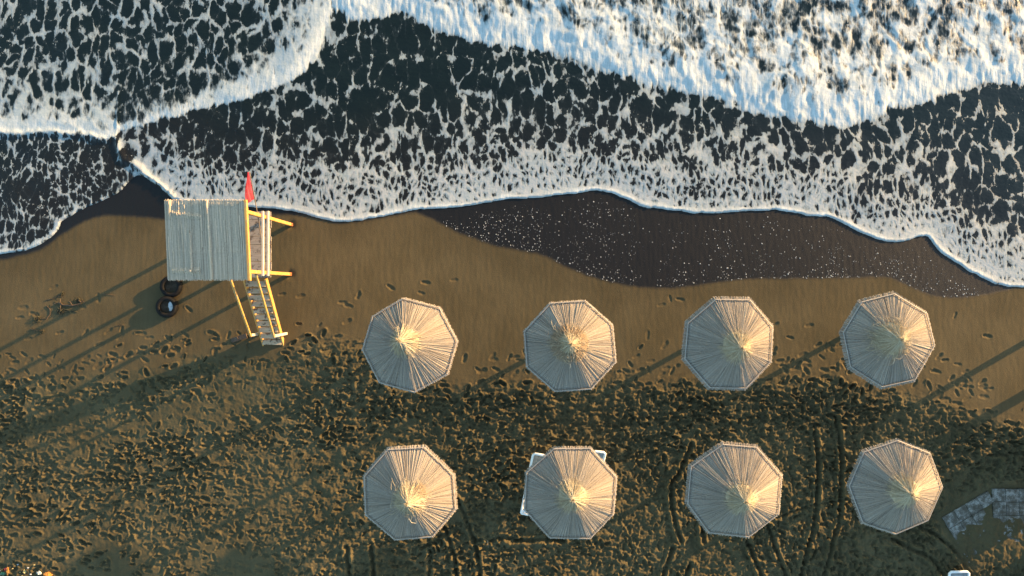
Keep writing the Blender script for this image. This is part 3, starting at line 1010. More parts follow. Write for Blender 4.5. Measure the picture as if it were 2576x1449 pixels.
def umbrella(k, ox, oy, sc, corners, tip, fringe, style, label):
    rs = random.Random(100 + k)
    cxs = sum(c[0] for c in corners) / 8
    cys = sum(c[1] for c in corners) / 8
    zr = 2.05 if k < 4 else 2.12
    rise = 0.72
    ctr = PS(ox + cxs * sc, oy + cys * sc, zr)
    V8 = [PS(ox + x * sc, oy + y * sc, zr) for x, y in corners]
    V8 = V8[::-1]                               # anticlockwise seen from above
    V8 = [v + Vector((0, 0, rs.uniform(-0.015, 0.015))) for v in V8]
    apex = PS(ox + tip[0] * sc, oy + tip[1] * sc, zr + rise)
    bx, by = ctr.x + 0.0, ctr.y
    gz = sand_low(bx, by, 0.1)
    root = empty('beach_umbrella', (bx, by, gz), label, 'umbrella', 'thatched beach umbrellas')
    # pole, hub
    mb = MB()
    top = Vector((apex.x, apex.y, apex.z - 0.10))
    foot = Vector((bx, by, gz - 0.25))
    mid = foot.lerp(top, 0.5) + Vector((rs.uniform(-0.02, 0.02), rs.uniform(-0.02, 0.02), 0))
    mb.tube([foot, mid, top], [0.075, 0.07, 0.06], 10)
    mb.build('pole', M['log'], root, True)
    mb = MB()
    hz = zr + 0.30
    hc = foot.lerp(top, (hz - foot.z) / (top.z - foot.z))
    mb.tube([hc - Vector((0, 0, 0.05)), hc + Vector((0, 0, 0.05))], [0.10, 0.10], 10)
    mb.build('hub', M['log'], root)
    # rafters below the thatch
    for v in V8:
        mb = MB()
        a = apex + Vector((0, 0, -0.09))
        b = v + Vector((0, 0, -0.055))
        d = (b - a).normalized()
        mb.tube([a + d * 0.08, b], [0.022, 0.018], 6)
        mb.build('rafter', M['log'], root, True)
    # solid mat under the reeds, then the reeds
    mb = MB()
    mb.tone = 0.22
    lo = Vector((0, 0, -0.022))
    ring = [v + lo for v in V8]
    ap2 = apex + lo
    ring2 = [v + Vector((0, 0, -0.034)) for v in V8]
    ap3 = apex + Vector((0, 0, -0.034))
    mb.add(ring + [ap2] + ring2 + [ap3], [(i, (i + 1) % 8, 8) for i in range(8)] + [(9 + (i + 1) % 8, 9 + i, 17) for i in range(8)] +
           [(i, 9 + i, 9 + (i + 1) % 8, (i + 1) % 8) for i in range(8)])
    for i in range(8):
        A, B = V8[i], V8[(i + 1) % 8]
        el = (B - A).length
        nrm = (B - apex).cross(A - apex).normalized()
        if nrm.z < 0:
            nrm.negate()
        facet_tone = rs.uniform(-0.05, 0.05)
        n = 68
        for lay in range(2):
            for j in range(n if lay == 0 else 34):
                t = (j + rs.uniform(0.15, 0.85)) / n if lay == 0 else rs.random()
                rim = A.lerp(B, t)
                ext = 1 + (fringe + rs.uniform(-0.018, 0.022)) / (rim - apex).length
                # a fan of reeds from the crown, spread a little
                f0 = 0.10 if lay == 0 else rs.uniform(0.12, 0.55)
                off = (B - A).normalized() * rs.uniform(-0.02, 0.02)
                start = apex.lerp(rim, f0) + off * 0.5
                end = apex + (rim - apex) * ext + Vector((0, 0, -0.012 - 0.02 * rs.random()))
                up = nrm
                lift = up * (rs.uniform(-0.008, 0.010) + (0.012 if lay else 0.0) - 0.008)
                wd = el / n * rs.uniform(0.75, 1.25) * (0.8 if lay else 1.0)
                mb.tone = min(1, max(0, rs.gauss(0.56, 0.16) + facet_tone))
                if rs.random() < 0.03:
                    mb.tone = rs.uniform(0, 0.2)
                m1 = start.lerp(end, 0.55) + up * rs.uniform(-0.006, 0.006)
                mb.reed([start + lift, m1 + lift, end + lift], [wd * (0.25 + 0.75 * f0), wd * 0.7, wd], up, 0.55)
    o = mb.build('reed_thatch', M['reed'], root)
    tag(o, kind='stuff')
    # rim battens lying on the reeds
    for i in range(8):
        A, B = V8[i], V8[(i + 1) % 8]
        mb = MB()
        nrm = (B - apex).cross(A - apex).normalized()
        if nrm.z < 0:
            nrm.negate()
        u = nrm * 0.022
        d = (B - A).normalized()
        mb.beam(A + u - d * 0.01, B + u + d * 0.01, 0.026, 0.018, nrm)
        mb.build('rim_batten', M['batten'], root)
    # straw crown
    mb = MB()
    def straw(p0, p1, bend, w, tone):
        mb.tone = min(1, max(0, tone))
        m_ = p0.lerp(p1, 0.5) + bend
        d = p1 - p0
        upv = Vector((0, 0, 1)) - d.normalized() * d.normalized().z
        if upv.length < 0.05:
            upv = Vector((1, 0, 0))
        mb.reed([p0, m_, p1], [w, w, w * 0.5], upv.normalized(), 0.8)
    def cone_pt(a, r):
        """point on the canopy at plan angle a and radius r from the tip"""
        best = None
        dv = Vector((math.cos(a), math.sin(a)))
        for i in range(8):
            A, B = V8[i] - apex, V8[(i + 1) % 8] - apex
            det = A.x * B.y - A.y * B.x
            s = (dv.x * B.y - dv.y * B.x) / det
            t_ = (A.x * dv.y - A.y * dv.x) / det
            if s >= -1e-6 and t_ >= -1e-6:
                return apex + (A * s + B * t_) * r
        return apex
    R0 = {'side': 0.44, 'ring': 0.34, 'neat': 0.46, 'messy': 0.50, 'loose': 0.46}[style]
    # backing cone of the crown
    mb.tone = 0.45
    nb = 24
    rr = [R0 * rs.uniform(0.72, 0.85) for _ in range(nb)]
    vs = [cone_pt(2 * math.pi * i / nb, rr[i]) + Vector((0, 0, 0.018)) for i in range(nb)] + [apex + Vector((0, 0, 0.10))]
    mb.add(vs, [(i, (i + 1) % nb, nb) for i in range(nb)])
    lean = {'side': Vector((-0.10, 0.06, 0)), 'messy': Vector((0.03, 0, 0))}.get(style, Vector((rs.uniform(-0.02, 0.02), rs.uniform(-0.02, 0.02), 0)))
    topz = {'ring': 0.20, 'side': 0.16, 'neat': 0.13, 'messy': 0.16, 'loose': 0.16}[style]
    knot = apex + lean + Vector((0, 0, topz))
    for j in range(430):
        a = rs.uniform(0, 2 * math.pi)
        r = R0 * rs.uniform(0.6, 1.08)
        p1 = cone_pt(a + rs.gauss(0, 0.05), r) + Vector((0, 0, rs.uniform(0.02, 0.05)))
        p0 = knot + Vector((rs.gauss(0, 0.02), rs.gauss(0, 0.02), rs.uniform(-0.04, 0.02)))
        straw(p0, p1, Vector((rs.gauss(0, 0.012), rs.gauss(0, 0.012), rs.uniform(0.0, 0.03))), rs.uniform(0.006, 0.012), rs.gauss(0.55, 0.22))
    for j in range(60):                          # the tied tuft
        d = Vector((rs.gauss(0, 0.5), rs.gauss(0, 0.5), 1)).normalized() * rs.uniform(0.05, 0.13)
        straw(knot, knot + d + lean * rs.uniform(0, 0.6), Vector((0, 0, 0)), 0.008, rs.gauss(0.42, 0.2))
    if style in ('messy', 'loose', 'ring'):
        for j in range({'messy': 330, 'loose': 90, 'ring': 140}[style]):
            a = rs.uniform(0, 2 * math.pi)
            r = rs.uniform(0.08, 0.55)
            p0 = cone_pt(a, r) + Vector((0, 0, rs.uniform(0.03, 0.10)))
            b = rs.uniform(0, 2 * math.pi)
            L = rs.uniform(0.10, 0.26)
            p1 = p0 + Vector((math.cos(b) * L, math.sin(b) * L, 0))
            q = cone_pt(math.atan2(p1.y - apex.y, p1.x - apex.x), math.hypot(p1.x - apex.x, p1.y - apex.y))
            p1.z = q.z + rs.uniform(0.02, 0.08)
            straw(p0, p1, Vector((rs.gauss(0, 0.03), rs.gauss(0, 0.03), 0.03)), rs.uniform(0.005, 0.010), rs.gauss(0.45, 0.25))
    o = mb.build('straw_crown', M['straw'], root)
    tag(o, kind='stuff')
    if style in ('ring', 'loose'):
        mb = MB()
        cnt = 420 if style == 'ring' else 60
        for j in range(cnt):
            a = rs.uniform(0, 2 * math.pi) if style == 'ring' else rs.gauss(0.65, 0.16)
            p0 = cone_pt(a, rs.uniform(0.24, 0.33)) + Vector((0, 0, rs.uniform(0.05, 0.09)))
            p1 = cone_pt(a + rs.gauss(0, 0.10), rs.uniform(0.44, 0.54)) + Vector((0, 0, rs.uniform(0.02, 0.05)))
            straw(p0, p1, Vector((0, 0, 0.02)), rs.uniform(0.007, 0.013), rs.gauss(0.5, 0.25))
        o = mb.build('straw_skirt', M['brownstraw'], root)
        tag(o, 'rust-brown straw laid round the crown', kind='stuff')
    return root


UROOTS = [umbrella(k, *u) for k, u in enumerate(UMB)]


# ------------------------------------------------------------------ lifeguard tower
def tower():
    rs = random.Random(21)
    ne, se, nw, sw = LEGS
    xe = (ne[0] + se[0]) / 2
    xw = (nw[0] + sw[0]) / 2
    yn = (ne[1] + nw[1]) / 2
    ys_ = (se[1] + sw[1]) / 2
    DZ = 1.51
    root = empty('lifeguard_tower', ((xe + xw) / 2, (yn + ys_) / 2, -0.35),
                 'wooden lifeguard tower with flat reed roof and stairs at the water edge', 'lifeguard tower')
    ZE, ZW = 3.20, 2.80
    for (x, y, zt) in ((xe, yn, ZE), (xe, ys_, ZE), (xw, yn, ZW), (xw, ys_, ZW)):
        mb = MB()
        g = sand_low(x, y, 0.06)
        mb.beam((x, y, g - 0.3), (x + rs.uniform(-0.01, 0.01), y + rs.uniform(-0.01, 0.01), zt), 0.095, 0.095, (0, 1, 0))
        lg = mb.build('leg', M['yellow'], root)
        mb = MB()
        mb.beam((x, y, g - 0.05), (x, y, g + 0.17), 0.103, 0.103, (0, 1, 0))
        mb.build('painted_foot', M['redfoot'], lg)
    # roof frame
    fa, fb = P(618, 503, ZE + 0.03), P(628, 706, ZE + 0.03)
    mb = MB(); mb.beam(fa, fb, 0.07, 0.10); mb.build('roof_beam', M['yellow'], root)
    fa2, fb2 = P(612, 506, ZE - 0.06), P(622, 704, ZE - 0.06)
    mb = MB(); mb.beam(fa2, fb2, 0.05, 0.08); mb.build('roof_beam', M['yellow'], root)
    wa, wb = P(440, 510, ZW - 0.02), P(444, 700, ZW - 0.02)
    mb = MB(); mb.beam(wa, wb, 0.06, 0.09); mb.build('roof_beam', M['yellow'], root)
    NW, NE = P(413.5, 502.8, 2.86), P(614.5, 503.3, 3.25)
    SW, SE = P(422.0, 704.8, 2.86), P(624, 704.6, 3.25)
    for t in (0.06, 0.35, 0.65, 0.94):
        a = NW.lerp(SW, t) + Vector((0, 0, -0.05))
        b = NE.lerp(SE, t) + Vector((0, 0, -0.05))
        mb = MB(); mb.beam(a + (b - a) * 0.03, b - (b - a) * 0.02, 0.05, 0.06); mb.build('rafter', M['yellow'], root)
    # reed mats: reeds run north to south; the mat lifts over the rafters and at the seam
    mats = [(0.0, 0.545), (0.53, 1.0)]
    def surf(u, v):
        p = NW.lerp(NE, u).lerp(SW.lerp(SE, u), v)
        n = 0.0
        n += 0.016 * math.exp(-((v - 0.06) / 0.02) ** 2) + 0.010 * math.exp(-((v - 0.35) / 0.02) ** 2) + 0.010 * math.exp(-((v - 0.65) / 0.02) ** 2)
        n += 0.050 * math.exp(-((v - 0.165 - 0.14 * (u - 0.1)) / 0.024) ** 2) * (0.1 < u < 0.46)
        n += 0.050 * math.exp(-((v - 0.88 - 0.02 * u) / 0.024) ** 2) * (0.06 < u < 0.42)
        n += 0.030 * math.exp(-((u - 0.54 - 0.02 * v) / 0.014) ** 2)
        n += 0.045 * math.exp(-((u - 0.07) / 0.018) ** 2) * (v < 0.22)
        n += 0.036 * math.exp(-((u - 0.31) / 0.012) ** 2) * (v > 0.40) * (v < 0.9)
        n += 0.020 * math.exp(-((u - 0.22) / 0.006) ** 2) * (v > 0.55) * (v < 0.9)
        n += 0.006 * math.sin(u * 9 + 1) * math.sin(v * 7)
        return p + Vector((0, 0, n))
    for mi, (u0, u1) in enumerate(mats):
        mb = MB()
        cnt = int((u1 - u0) * 240)
        # backing sheet
        mb.tone = 0.2
        gx, gy = 40, 50
        vs, fs = [], []
        for j in range(gy + 1):
            for i in range(gx + 1):
                vs.append(surf(u0 + (u1 - u0) * i / gx, 0.01 + 0.98 * j / gy) + Vector((0, 0, 0.006 * mi - 0.004)))
        for j in range(gy):
            for i in range(gx):
                q = j * (gx + 1) + i
                fs.append((q, q + 1, q + gx + 2, q + gx + 1))
        mb.add(vs, fs)
        for i in range(cnt):
            u = u0 + (u1 - u0) * (i + 0.5) / cnt
            pcs = [(0 + rs.uniform(-0.012, 0.012), 1 + rs.uniform(-0.012, 0.012))]
            if rs.random() < 0.5:
                c = rs.uniform(0.2, 0.8)
                pcs = [(pcs[0][0], c), (c + 0.004, pcs[0][1])]
            for (v0, v1) in pcs:
                mb.tone = min(1, max(0, rs.gauss(0.52, 0.2)))
                du = rs.gauss(0, 0.0012)
                lift = Vector((0, 0, 0.006 * mi + rs.uniform(0, 0.006)))
                ns = max(3, int((v1 - v0) * 26))
                pts = [surf(u + du * k / ns, v0 + (v1 - v0) * k / ns) + lift for k in range(ns + 1)]
                mb.reed(pts, 0.0100 * rs.uniform(0.8, 1.15), Vector((0, 0, 1)), 0.5)
        # loose reeds on top
        for i in range(16):
            u = rs.uniform(u0 + 0.02, u1 - 0.02)
            v0 = rs.uniform(0, 0.6)
            v1 = v0 + rs.uniform(0.15, 0.4)
            mb.tone = rs.uniform(0.5, 1.0)
            pts = [surf(u + 0.006 * k / 4, min(1, v0 + (v1 - v0) * k / 4)) + Vector((0, 0, 0.016)) for k in range(5)]
            mb.reed(pts, 0.013, Vector((0, 0, 1)), 0.6)
        o = mb.build('reed_mat', M['reedmat'], root)
        tag(o, kind='stuff')
    # deck
    dn, ds = P(681, 532, DZ).y, P(681, 699, DZ).y
    dxe = P(681.5, 600, DZ).x
    dxw = xw - 0.12
    npl = 8
    pw = (dn - ds) / npl
    for i in range(npl):
        y = ds + (i + 0.5) * pw
        mb = MB()
        mb.beam((dxw + rs.uniform(-0.03, 0.03), y, DZ - 0.016 + rs.uniform(-0.004, 0.004)), (dxe + rs.uniform(-0.02, 0.012), y + rs.uniform(-0.006, 0.006), DZ - 0.016 + rs.uniform(-0.004, 0.004)), pw - 0.010, 0.032)
        mb.build('deck_plank', M['plank'], root)
    for x in (xe - 0.075, (xe + xw) / 2, xw + 0.075):
        mb = MB(); mb.beam((x, ds + 0.03, DZ - 0.090), (x, dn - 0.03, DZ - 0.090), 0.05, 0.10); mb.build('joist', M['yellow'], root)
    # front rails, side and back rails
    for z in (2.28, 1.90):
        a, b = P(656 if z > 2 else 669, 531, z), P(656 if z > 2 else 669, 694, z)
        mb = MB(); mb.beam((xe + 0.078, a.y, z), (xe + 0.078, b.y, z), 0.055, 0.07); mb.build('front_rail', M['pale'], root)
        mb = MB(); mb.beam((xe - 0.03, yn + 0.070, z), (xw + 0.03, yn + 0.070, z), 0.04, 0.07); mb.build('side_rail', M['yellow'], root)
        mb = MB(); mb.beam((xw - 0.070, yn + 0.02, z), (xw - 0.070, ys_ - 0.02, z), 0.04, 0.07); mb.build('back_rail', M['yellow'], root)
    # stairs
    XL, XR = -7.39, -6.755
    yt, yb = ds - 0.02, -1.66
    gb = sand_low((XL + XR) / 2, yb, 0.2)
    zt, zb = DZ - 0.10, gb + 0.03
    st = (Vector((0, yb - yt, zb - zt))).normalized()
    for x in (XL + 0.02, XR - 0.02):
        mb = MB(); mb.beam((x, yt, zt), (x, yb - 0.03, zb - 0.05), 0.045, 0.15); mb.build('stringer', M['yellow'], root)
    nt = 10
    for i in range(nt):
        f = (i + 0.75) / (nt + 0.1)
        y = yt + (yb - yt) * f
        z = zt + (zb - zt) * f + 0.055
        mb = MB()
        mb.beam((XL + 0.046, y + rs.uniform(-0.008, 0.008), z), (XR - 0.046, y + rs.uniform(-0.008, 0.008), z), 0.155, 0.030)
        mb.build('tread', M['tread'], root)
        for x in (XL + 0.07, XR - 0.07):
            mb = MB(); mb.beam((x, y + 0.07, z - 0.035), (x, y - 0.07, z - 0.035), 0.035, 0.035); mb.build('tread_cleat', M['yellow'], root)
    # handrails on posts
    for (x, yy0, z0, yy1, z1) in ((-6.685, 0.36, 2.38, -1.38, 1.02), (-7.462, 0.36, 2.22, -1.38, 0.70)):
        mb = MB(); mb.beam((x, yy0, z0), (x, yy1, z1), 0.05, 0.06); mb.build('handrail', M['yellow'], root)
        mb = MB(); mb.beam((x, yy1 + 0.03, sand_low(x, yy1, 0.1) - 0.2), (x, yy1 + 0.03, z1 - 0.02), 0.06, 0.075, (0, 1, 0)); mb.build('rail_post', M['pale'], root)
    return root


tower()


def flag():
    a = P(668, 688, 1.58)
    b = P(627.5, 431, 2.95)
    root = empty('warning_flag', a, 'red warning flag drooping from a thin leaning pole on the lifeguard tower', 'flag')
    mb = MB()
    pts = [a.lerp(b, k / 10) + Vector((0, 0, -0.10 * math.sin(math.pi * k / 10))) for k in range(11)]
    mb.tube(pts, [0.017 - 0.0006 * k for k in range(11)], 8)
    mb.build('flag_pole', M['log'], root, True)
    # cloth hanging in folds from the outer third of the pole
    mb = MB()
    nu, nv = 22, 16
    d = (a - b)
    L = d.length
    vs = []
    for i in range(nu + 1):
        s = 0.01 + 0.72 * i / nu                        # metres along the pole from the tip
        base = b + d * (s / L) + Vector((0, 0, -0.10 * math.sin(math.pi * (1 - s / L))))
        w = i / nu
        drop = 0.10 + 0.50 * math.sin(min(1.0, w * 1.15) * math.pi / 2) * (1.0 - 0.25 * w)
        for j in range(nv + 1):
            t = j / nv
            fold = 0.055 * math.sin(t * 8.5 + w * 3.0) * (0.35 + 0.65 * t)
            x = base.x - 0.015 - 0.62 * drop * t + fold * 0.4
            y = base.y - 0.16 * drop * t + fold * 0.3
            z = base.z - drop * t * 0.70 + 0.016 * (1 - t) + 0.02 * math.sin(t * 11 + 4 * w)
            vs.append(Vector((x, y, z)))
    fs = [(i * (nv + 1) + j, i * (nv + 1) + j + 1, (i + 1) * (nv + 1) + j + 1, (i + 1) * (nv + 1) + j) for i in range(nu) for j in range(nv)]
    mb.add(vs, fs)
    mb.build('flag_cloth', M['flag'], root, True)


flag()


# ------------------------------------------------------------------ tyres
def tyre(px, py, tilt, label, seed):
    rs = random.Random(seed)
    p = P(px, py, -0.2)
    g = sand_low(p.x, p.y, 0.25)
    R, H = 0.31, 0.20
    c = Vector((p.x, p.y, g + 0.075))
    root = empty('car_tyre', c, label, 'tyre', 'old tyres by the tower')
    Mx = Matrix.Rotation(tilt[0], 3, 'X') @ Matrix.Rotation(tilt[1], 3, 'Y')
    prof = [(0.190, -0.070), (0.205, -0.092), (0.245, -0.100), (0.285, -0.090), (0.304, -0.070), (0.310, -0.035), (0.312, 0.0), (0.310, 0.035),
            (0.304, 0.070), (0.285, 0.090), (0.245, 0.100), (0.205, 0.092), (0.190, 0.070), (0.215, 0.060), (0.270, 0.050), (0.285, 0.0), (0.270, -0.050), (0.215, -0.060)]
    mb = MB()
    n = 48
    vs, fs = [], []
    for i in range(n):
        a = 2 * math.pi * i / n
        for r, z in prof:
            vs.append(Mx @ Vector((r * math.cos(a), r * math.sin(a), z)) + c)
    k = len(prof)
    for i in range(n):
        for j in range(k):
            fs.append((i * k + j, i * k + (j + 1) % k, ((i + 1) % n) * k + (j + 1) % k, ((i + 1) % n) * k + j))
    mb.add(vs, fs)
    mb.build('carcass', M['rubber'], root, True)
    # tread blocks round the outside
    mb = MB()
    for i in range(60):
        a = 2 * math.pi * i / 60
        for z, tw in ((-0.052, 0.12), (-0.018, -0.12), (0.018, 0.12), (0.052, -0.12)):
            R3 = Mx @ Matrix.Rotation(a + tw * 0.1, 3, 'Z')
            mb.box(R3 @ Vector((0.312, 0, z)) + c, (0.014, 0.023, 0.026), R3)
    mb.build('tread_blocks', M['rubber'], root)['kind'] = 'stuff'
    # sand heaped inside
    mb = MB()
    m = 20
    vs, fs = [c + Vector((0, 0, rs.uniform(-0.01, 0.02)))], []
    for ring in range(1, 6):
        for i in range(m):
            a = 2 * math.pi * i / m
            r = 0.272 * ring / 5
            vs.append(Mx @ Vector((r * math.cos(a), r * math.sin(a), -0.01 + rs.uniform(-0.012, 0.012) + 0.02 * math.sin(2 * a + seed) - 0.03 * (ring / 5))) + c)
    for i in range(m):
        fs.append((0, 1 + i, 1 + (i + 1) % m))
        for ring in range(4):
            o0, o1 = 1 + ring * m, 1 + (ring + 1) * m
            fs.append((o0 + i, o1 + i, o1 + (i + 1) % m, o0 + (i + 1) % m))
    mb.add(vs, fs)
    mb.build('sand_filling', M['sandfill'], root, True)
    return c


M['sandfill'] = m_plain('damp_sand', (0.0715, 0.0495, 0.03025), 0.95, 0.3, 25, 0.006)
T1 = tyre(435.5, 720.5, (0.02, 0.03), 'black tyre half under the tower roof edge, filled with sand', 1)
T2 = tyre(427.0, 771.5, (-0.03, 0.02), 'black tyre with white scrap inside, the lower of the two', 2)


def crumple(mb, c, rx, ry, rz, rs, n=9, m=6, rag=0.35):
    """irregular crumpled lump"""
    vs, fs = [], []
    for j in range(m + 1):
        th = math.pi * j / m
        for i in range(n):
            a = 2 * math.pi * i / n + 0.3 * j
            k = 1 + rs.uniform(-rag, rag)
            vs.append(Vector((c[0] + rx * k * math.sin(th) * math.cos(a), c[1] + ry * k * math.sin(th) * math.sin(a), c[2] + rz * k * math.cos(th))))
    for j in range(m):
        for i in range(n):
            fs.append((j * n + i, (j + 1) * n + i, (j + 1) * n + (i + 1) % n, j * n + (i + 1) % n))
    mb.add(vs, fs)


def scrap(name, px, py, rx, ry, rz, mat, label, cat, seed, zoff=None, flakes=0, tilt=0.0):
    rs = random.Random(seed)
    p = P(px, py, -0.1)
    z = sand_z(p.x, p.y) if zoff is None else zoff
    mb = MB()
    crumple(mb, (p.x, p.y, z + rz * 0.55), rx, ry, rz, rs, 11, 7)
    for k in range(flakes):
        a = rs.uniform(0, 6.28)
        crumple(mb, (p.x + math.cos(a) * rx * 0.8, p.y + math.sin(a) * ry * 0.8, z + rz * 0.4), rx * 0.35, ry * 0.3, rz * 0.5, rs, 7, 4)
    o = mb.build(name, mat)
    tag(o, label, cat)
    return o


scrap('plastic_scrap', 434, 771, 0.09, 0.13, 0.03, M['scrapw'], 'crumpled white scrap lying inside the lower tyre', 'scrap', 3, T2.z - 0.002, 12)
scrap('plastic_scrap', 18, 1430.5, 0.05, 0.05, 0.035, M['scrapr'], 'small red and white rubbish at the bottom left corner', 'litter', 4)
scrap('plastic_scrap', 26, 1432, 0.035, 0.115, 0.035, M['scrapo'], 'long orange shard among the corner rubbish', 'litter', 5)
scrap('plastic_scrap', 14.5, 1439, 0.07, 0.045, 0.03, M['scrapg'], 'dark green crumpled rubbish in the bottom left corner', 'litter', 6)
scrap('plastic_scrap', 66.5, 1434, 0.05, 0.10, 0.05, M['scrapy'], 'pale yellow crumpled rubbish near the bottom left corner', 'litter', 7)
scrap('pebble', 105, 1437, 0.065, 0.05, 0.045, M['scrapw'], 'white pebble at the bottom edge beside the rubbish', 'pebble', 8)
scrap('plastic_scrap', 127, 1443, 0.11, 0.085, 0.06, M['scrapo'], 'tan-orange lump at the bottom edge right of the white pebble', 'litter', 9, None, 5)
for i, (a, b) in enumerate([(4, 1432), (92, 1418), (48, 1419), (55, 1437), (82, 1442), (36, 1428), (76, 1425), (62, 1446), (5, 1446)]):
    o = scrap('shell_fragment', a, b, 0.03, 0.018, 0.012, M['scrapw'] if i % 2 == 0 else M['scrapy'],
              'tiny white shell fragment among the bottom left rubbish' if i % 2 == 0 else 'tiny yellowish shell fragment among the bottom left rubbish', 'shell', 30 + i)
    o['group'] = 'shell fragments in the corner'


# ------------------------------------------------------------------ driftwood, twigs, weed
def stick(name, pts_px, r, label, cat, mat, seed, twigs=0, lift=0.01):
    rs = random.Random(seed)
    pts = []
    for x, y in pts_px:
        q = P(x, y, -0.15)
        pts.append(Vector((q.x, q.y, sand_z(q.x, q.y) + r * 0.6 + lift * rs.random())))
    root = empty(name, pts[0], label, cat)
    mb = MB()
    n = len(pts)
    mb.tube(pts, [r * (1 - 0.6 * i / (n - 1)) for i in range(n)], 7)
    mb.build('stem', mat, root, True)
    for k in range(twigs):
        i = rs.randrange(n - 1)
        p = pts[i].lerp(pts[i + 1], rs.random())
        a = rs.uniform(0, 6.28)
        L = rs.uniform(0.06, 0.2)
        e = p + Vector((math.cos(a) * L, math.sin(a) * L, rs.uniform(0.0, 0.05)))
        m_ = p.lerp(e, 0.5) + Vector((rs.uniform(-0.02, 0.02), rs.uniform(-0.02, 0.02), 0.015))
        mb = MB()
        mb.tube([p, m_, e], [r * 0.5, r * 0.4, r * 0.2], 5)
        mb.build('twig', mat, root, True)
    return root


def lc(x, y):            # last study crop: origin 0,950 scale .4142
    return ((x * 0.4142) / 1.5528, (950 + y * 0.4142) / 1.5528)


stick('driftwood_branch', [lc(*q) for q in ((555, 560), (600, 582), (680, 590), (760, 570), (780, 540))], 0.028, 'dark forked driftwood branch on the sand left of the tyres', 'driftwood', M['drift'], 1, 6)
stick('driftwood_branch', [lc(*q) for q in ((545, 640), (600, 620), (680, 640), (740, 650))], 0.018, 'thin weed-covered stick lying below the forked branch', 'driftwood', M['weed'], 2, 5)
stick('bent_twig', [lc(*q) for q in ((430, 540), (500, 525), (560, 490), (590, 470))], 0.010, 'thin bent twig leading to a tuft of weed', 'twig', M['drift'], 3, 2)
stick('bent_twig', [lc(*q) for q in ((440, 590), (475, 620), (480, 670), (450, 710), (400, 715), (330, 715))], 0.012, 'curved hoop-shaped twig on the sand at left', 'twig', M['drift'], 4, 2)
stick('bent_twig', [lc(*q) for q in ((300, 810), (350, 820), (430, 825))], 0.011, 'short straight twig below the hoop-shaped twig', 'twig', M['drift'], 5, 2)
stick('bent_twig', [lc(*q) for q in ((970, 480), (1030, 485), (1090, 490))], 0.008, 'thin twig across the shadow stripe of the tower leg', 'twig', M['drift'], 6, 1)
stick('bent_twig', [lc(*q) for q in ((1090, 785), (1130, 775), (1180, 770))], 0.008, 'thin twig between two shadow stripes below the tyres', 'twig', M['drift'], 7, 1)
stick('straw_stalk', [(1227, 1358), (1228.5, 1376)], 0.008, 'pale straw stalk on the sand below the left landward umbrella', 'straw', M['straw'], 8, 0)


def weed(px, py, r, label, seed, n=26):
    rs = random.Random(seed)
    p = P(px, py, -0.15)
    z = sand_z(p.x, p.y)
    mb = MB()
    for k in range(n):
        a = rs.uniform(0, 6.28)
        q = p + Vector((rs.gauss(0, r * 0.35), rs.gauss(0, r * 0.35), 0))
        L = rs.uniform(0.3, 1.0) * r
        e = q + Vector((math.cos(a) * L, math.sin(a) * L, 0))
        mb.tube([Vector((q.x, q.y, z + rs.uniform(0, 0.03))), Vector(((q.x + e.x) / 2, (q.y + e.y) / 2, z + rs.uniform(0.01, 0.05))), Vector((e.x, e.y, z + 0.005))], [0.008, 0.007, 0.003], 4)
    o = mb.build('seaweed_clump', M['weed'], None, True)
    tag(o, label, 'seaweed', 'seaweed clumps on the sand')


a_, b_ = lc(575, 640); weed(a_, b_, 0.16, 'tangled weed clump at the left end of the driftwood', 1)
a_, b_ = lc(740, 545); weed(a_, b_, 0.12, 'small weed clump at the right end of the driftwood', 2)
a_, b_ = lc(360, 715); weed(a_, b_, 0.15, 'oval weed clump inside the hoop-shaped twig', 3)
a_, b_ = lc(578, 480); weed(a_, b_, 0.09, 'small weed tuft above the driftwood branch', 4, 14)
a_, b_ = lc(405, 830); weed(a_, b_, 0.09, 'weed tuft at the end of the short straight twig', 5, 14)

# broken board at the foot of the stairs
mb = MB()
q = P(606, 851, -0.1)
z = sand_z(q.x, q.y)
mb.beam((q.x - 0.24, q.y - 0.06, z + 0.01), (q.x + 0.22, q.y + 0.09, z + 0.05), 0.14, 0.035)
mb.beam((q.x - 0.25, q.y - 0.08, z + 0.0), (q.x - 0.05, q.y + 0.03, z + 0.045), 0.09, 0.03)
tag(mb.build('broken_board', M['drift']), 'dark broken board on the sand left of the stair foot', 'board')


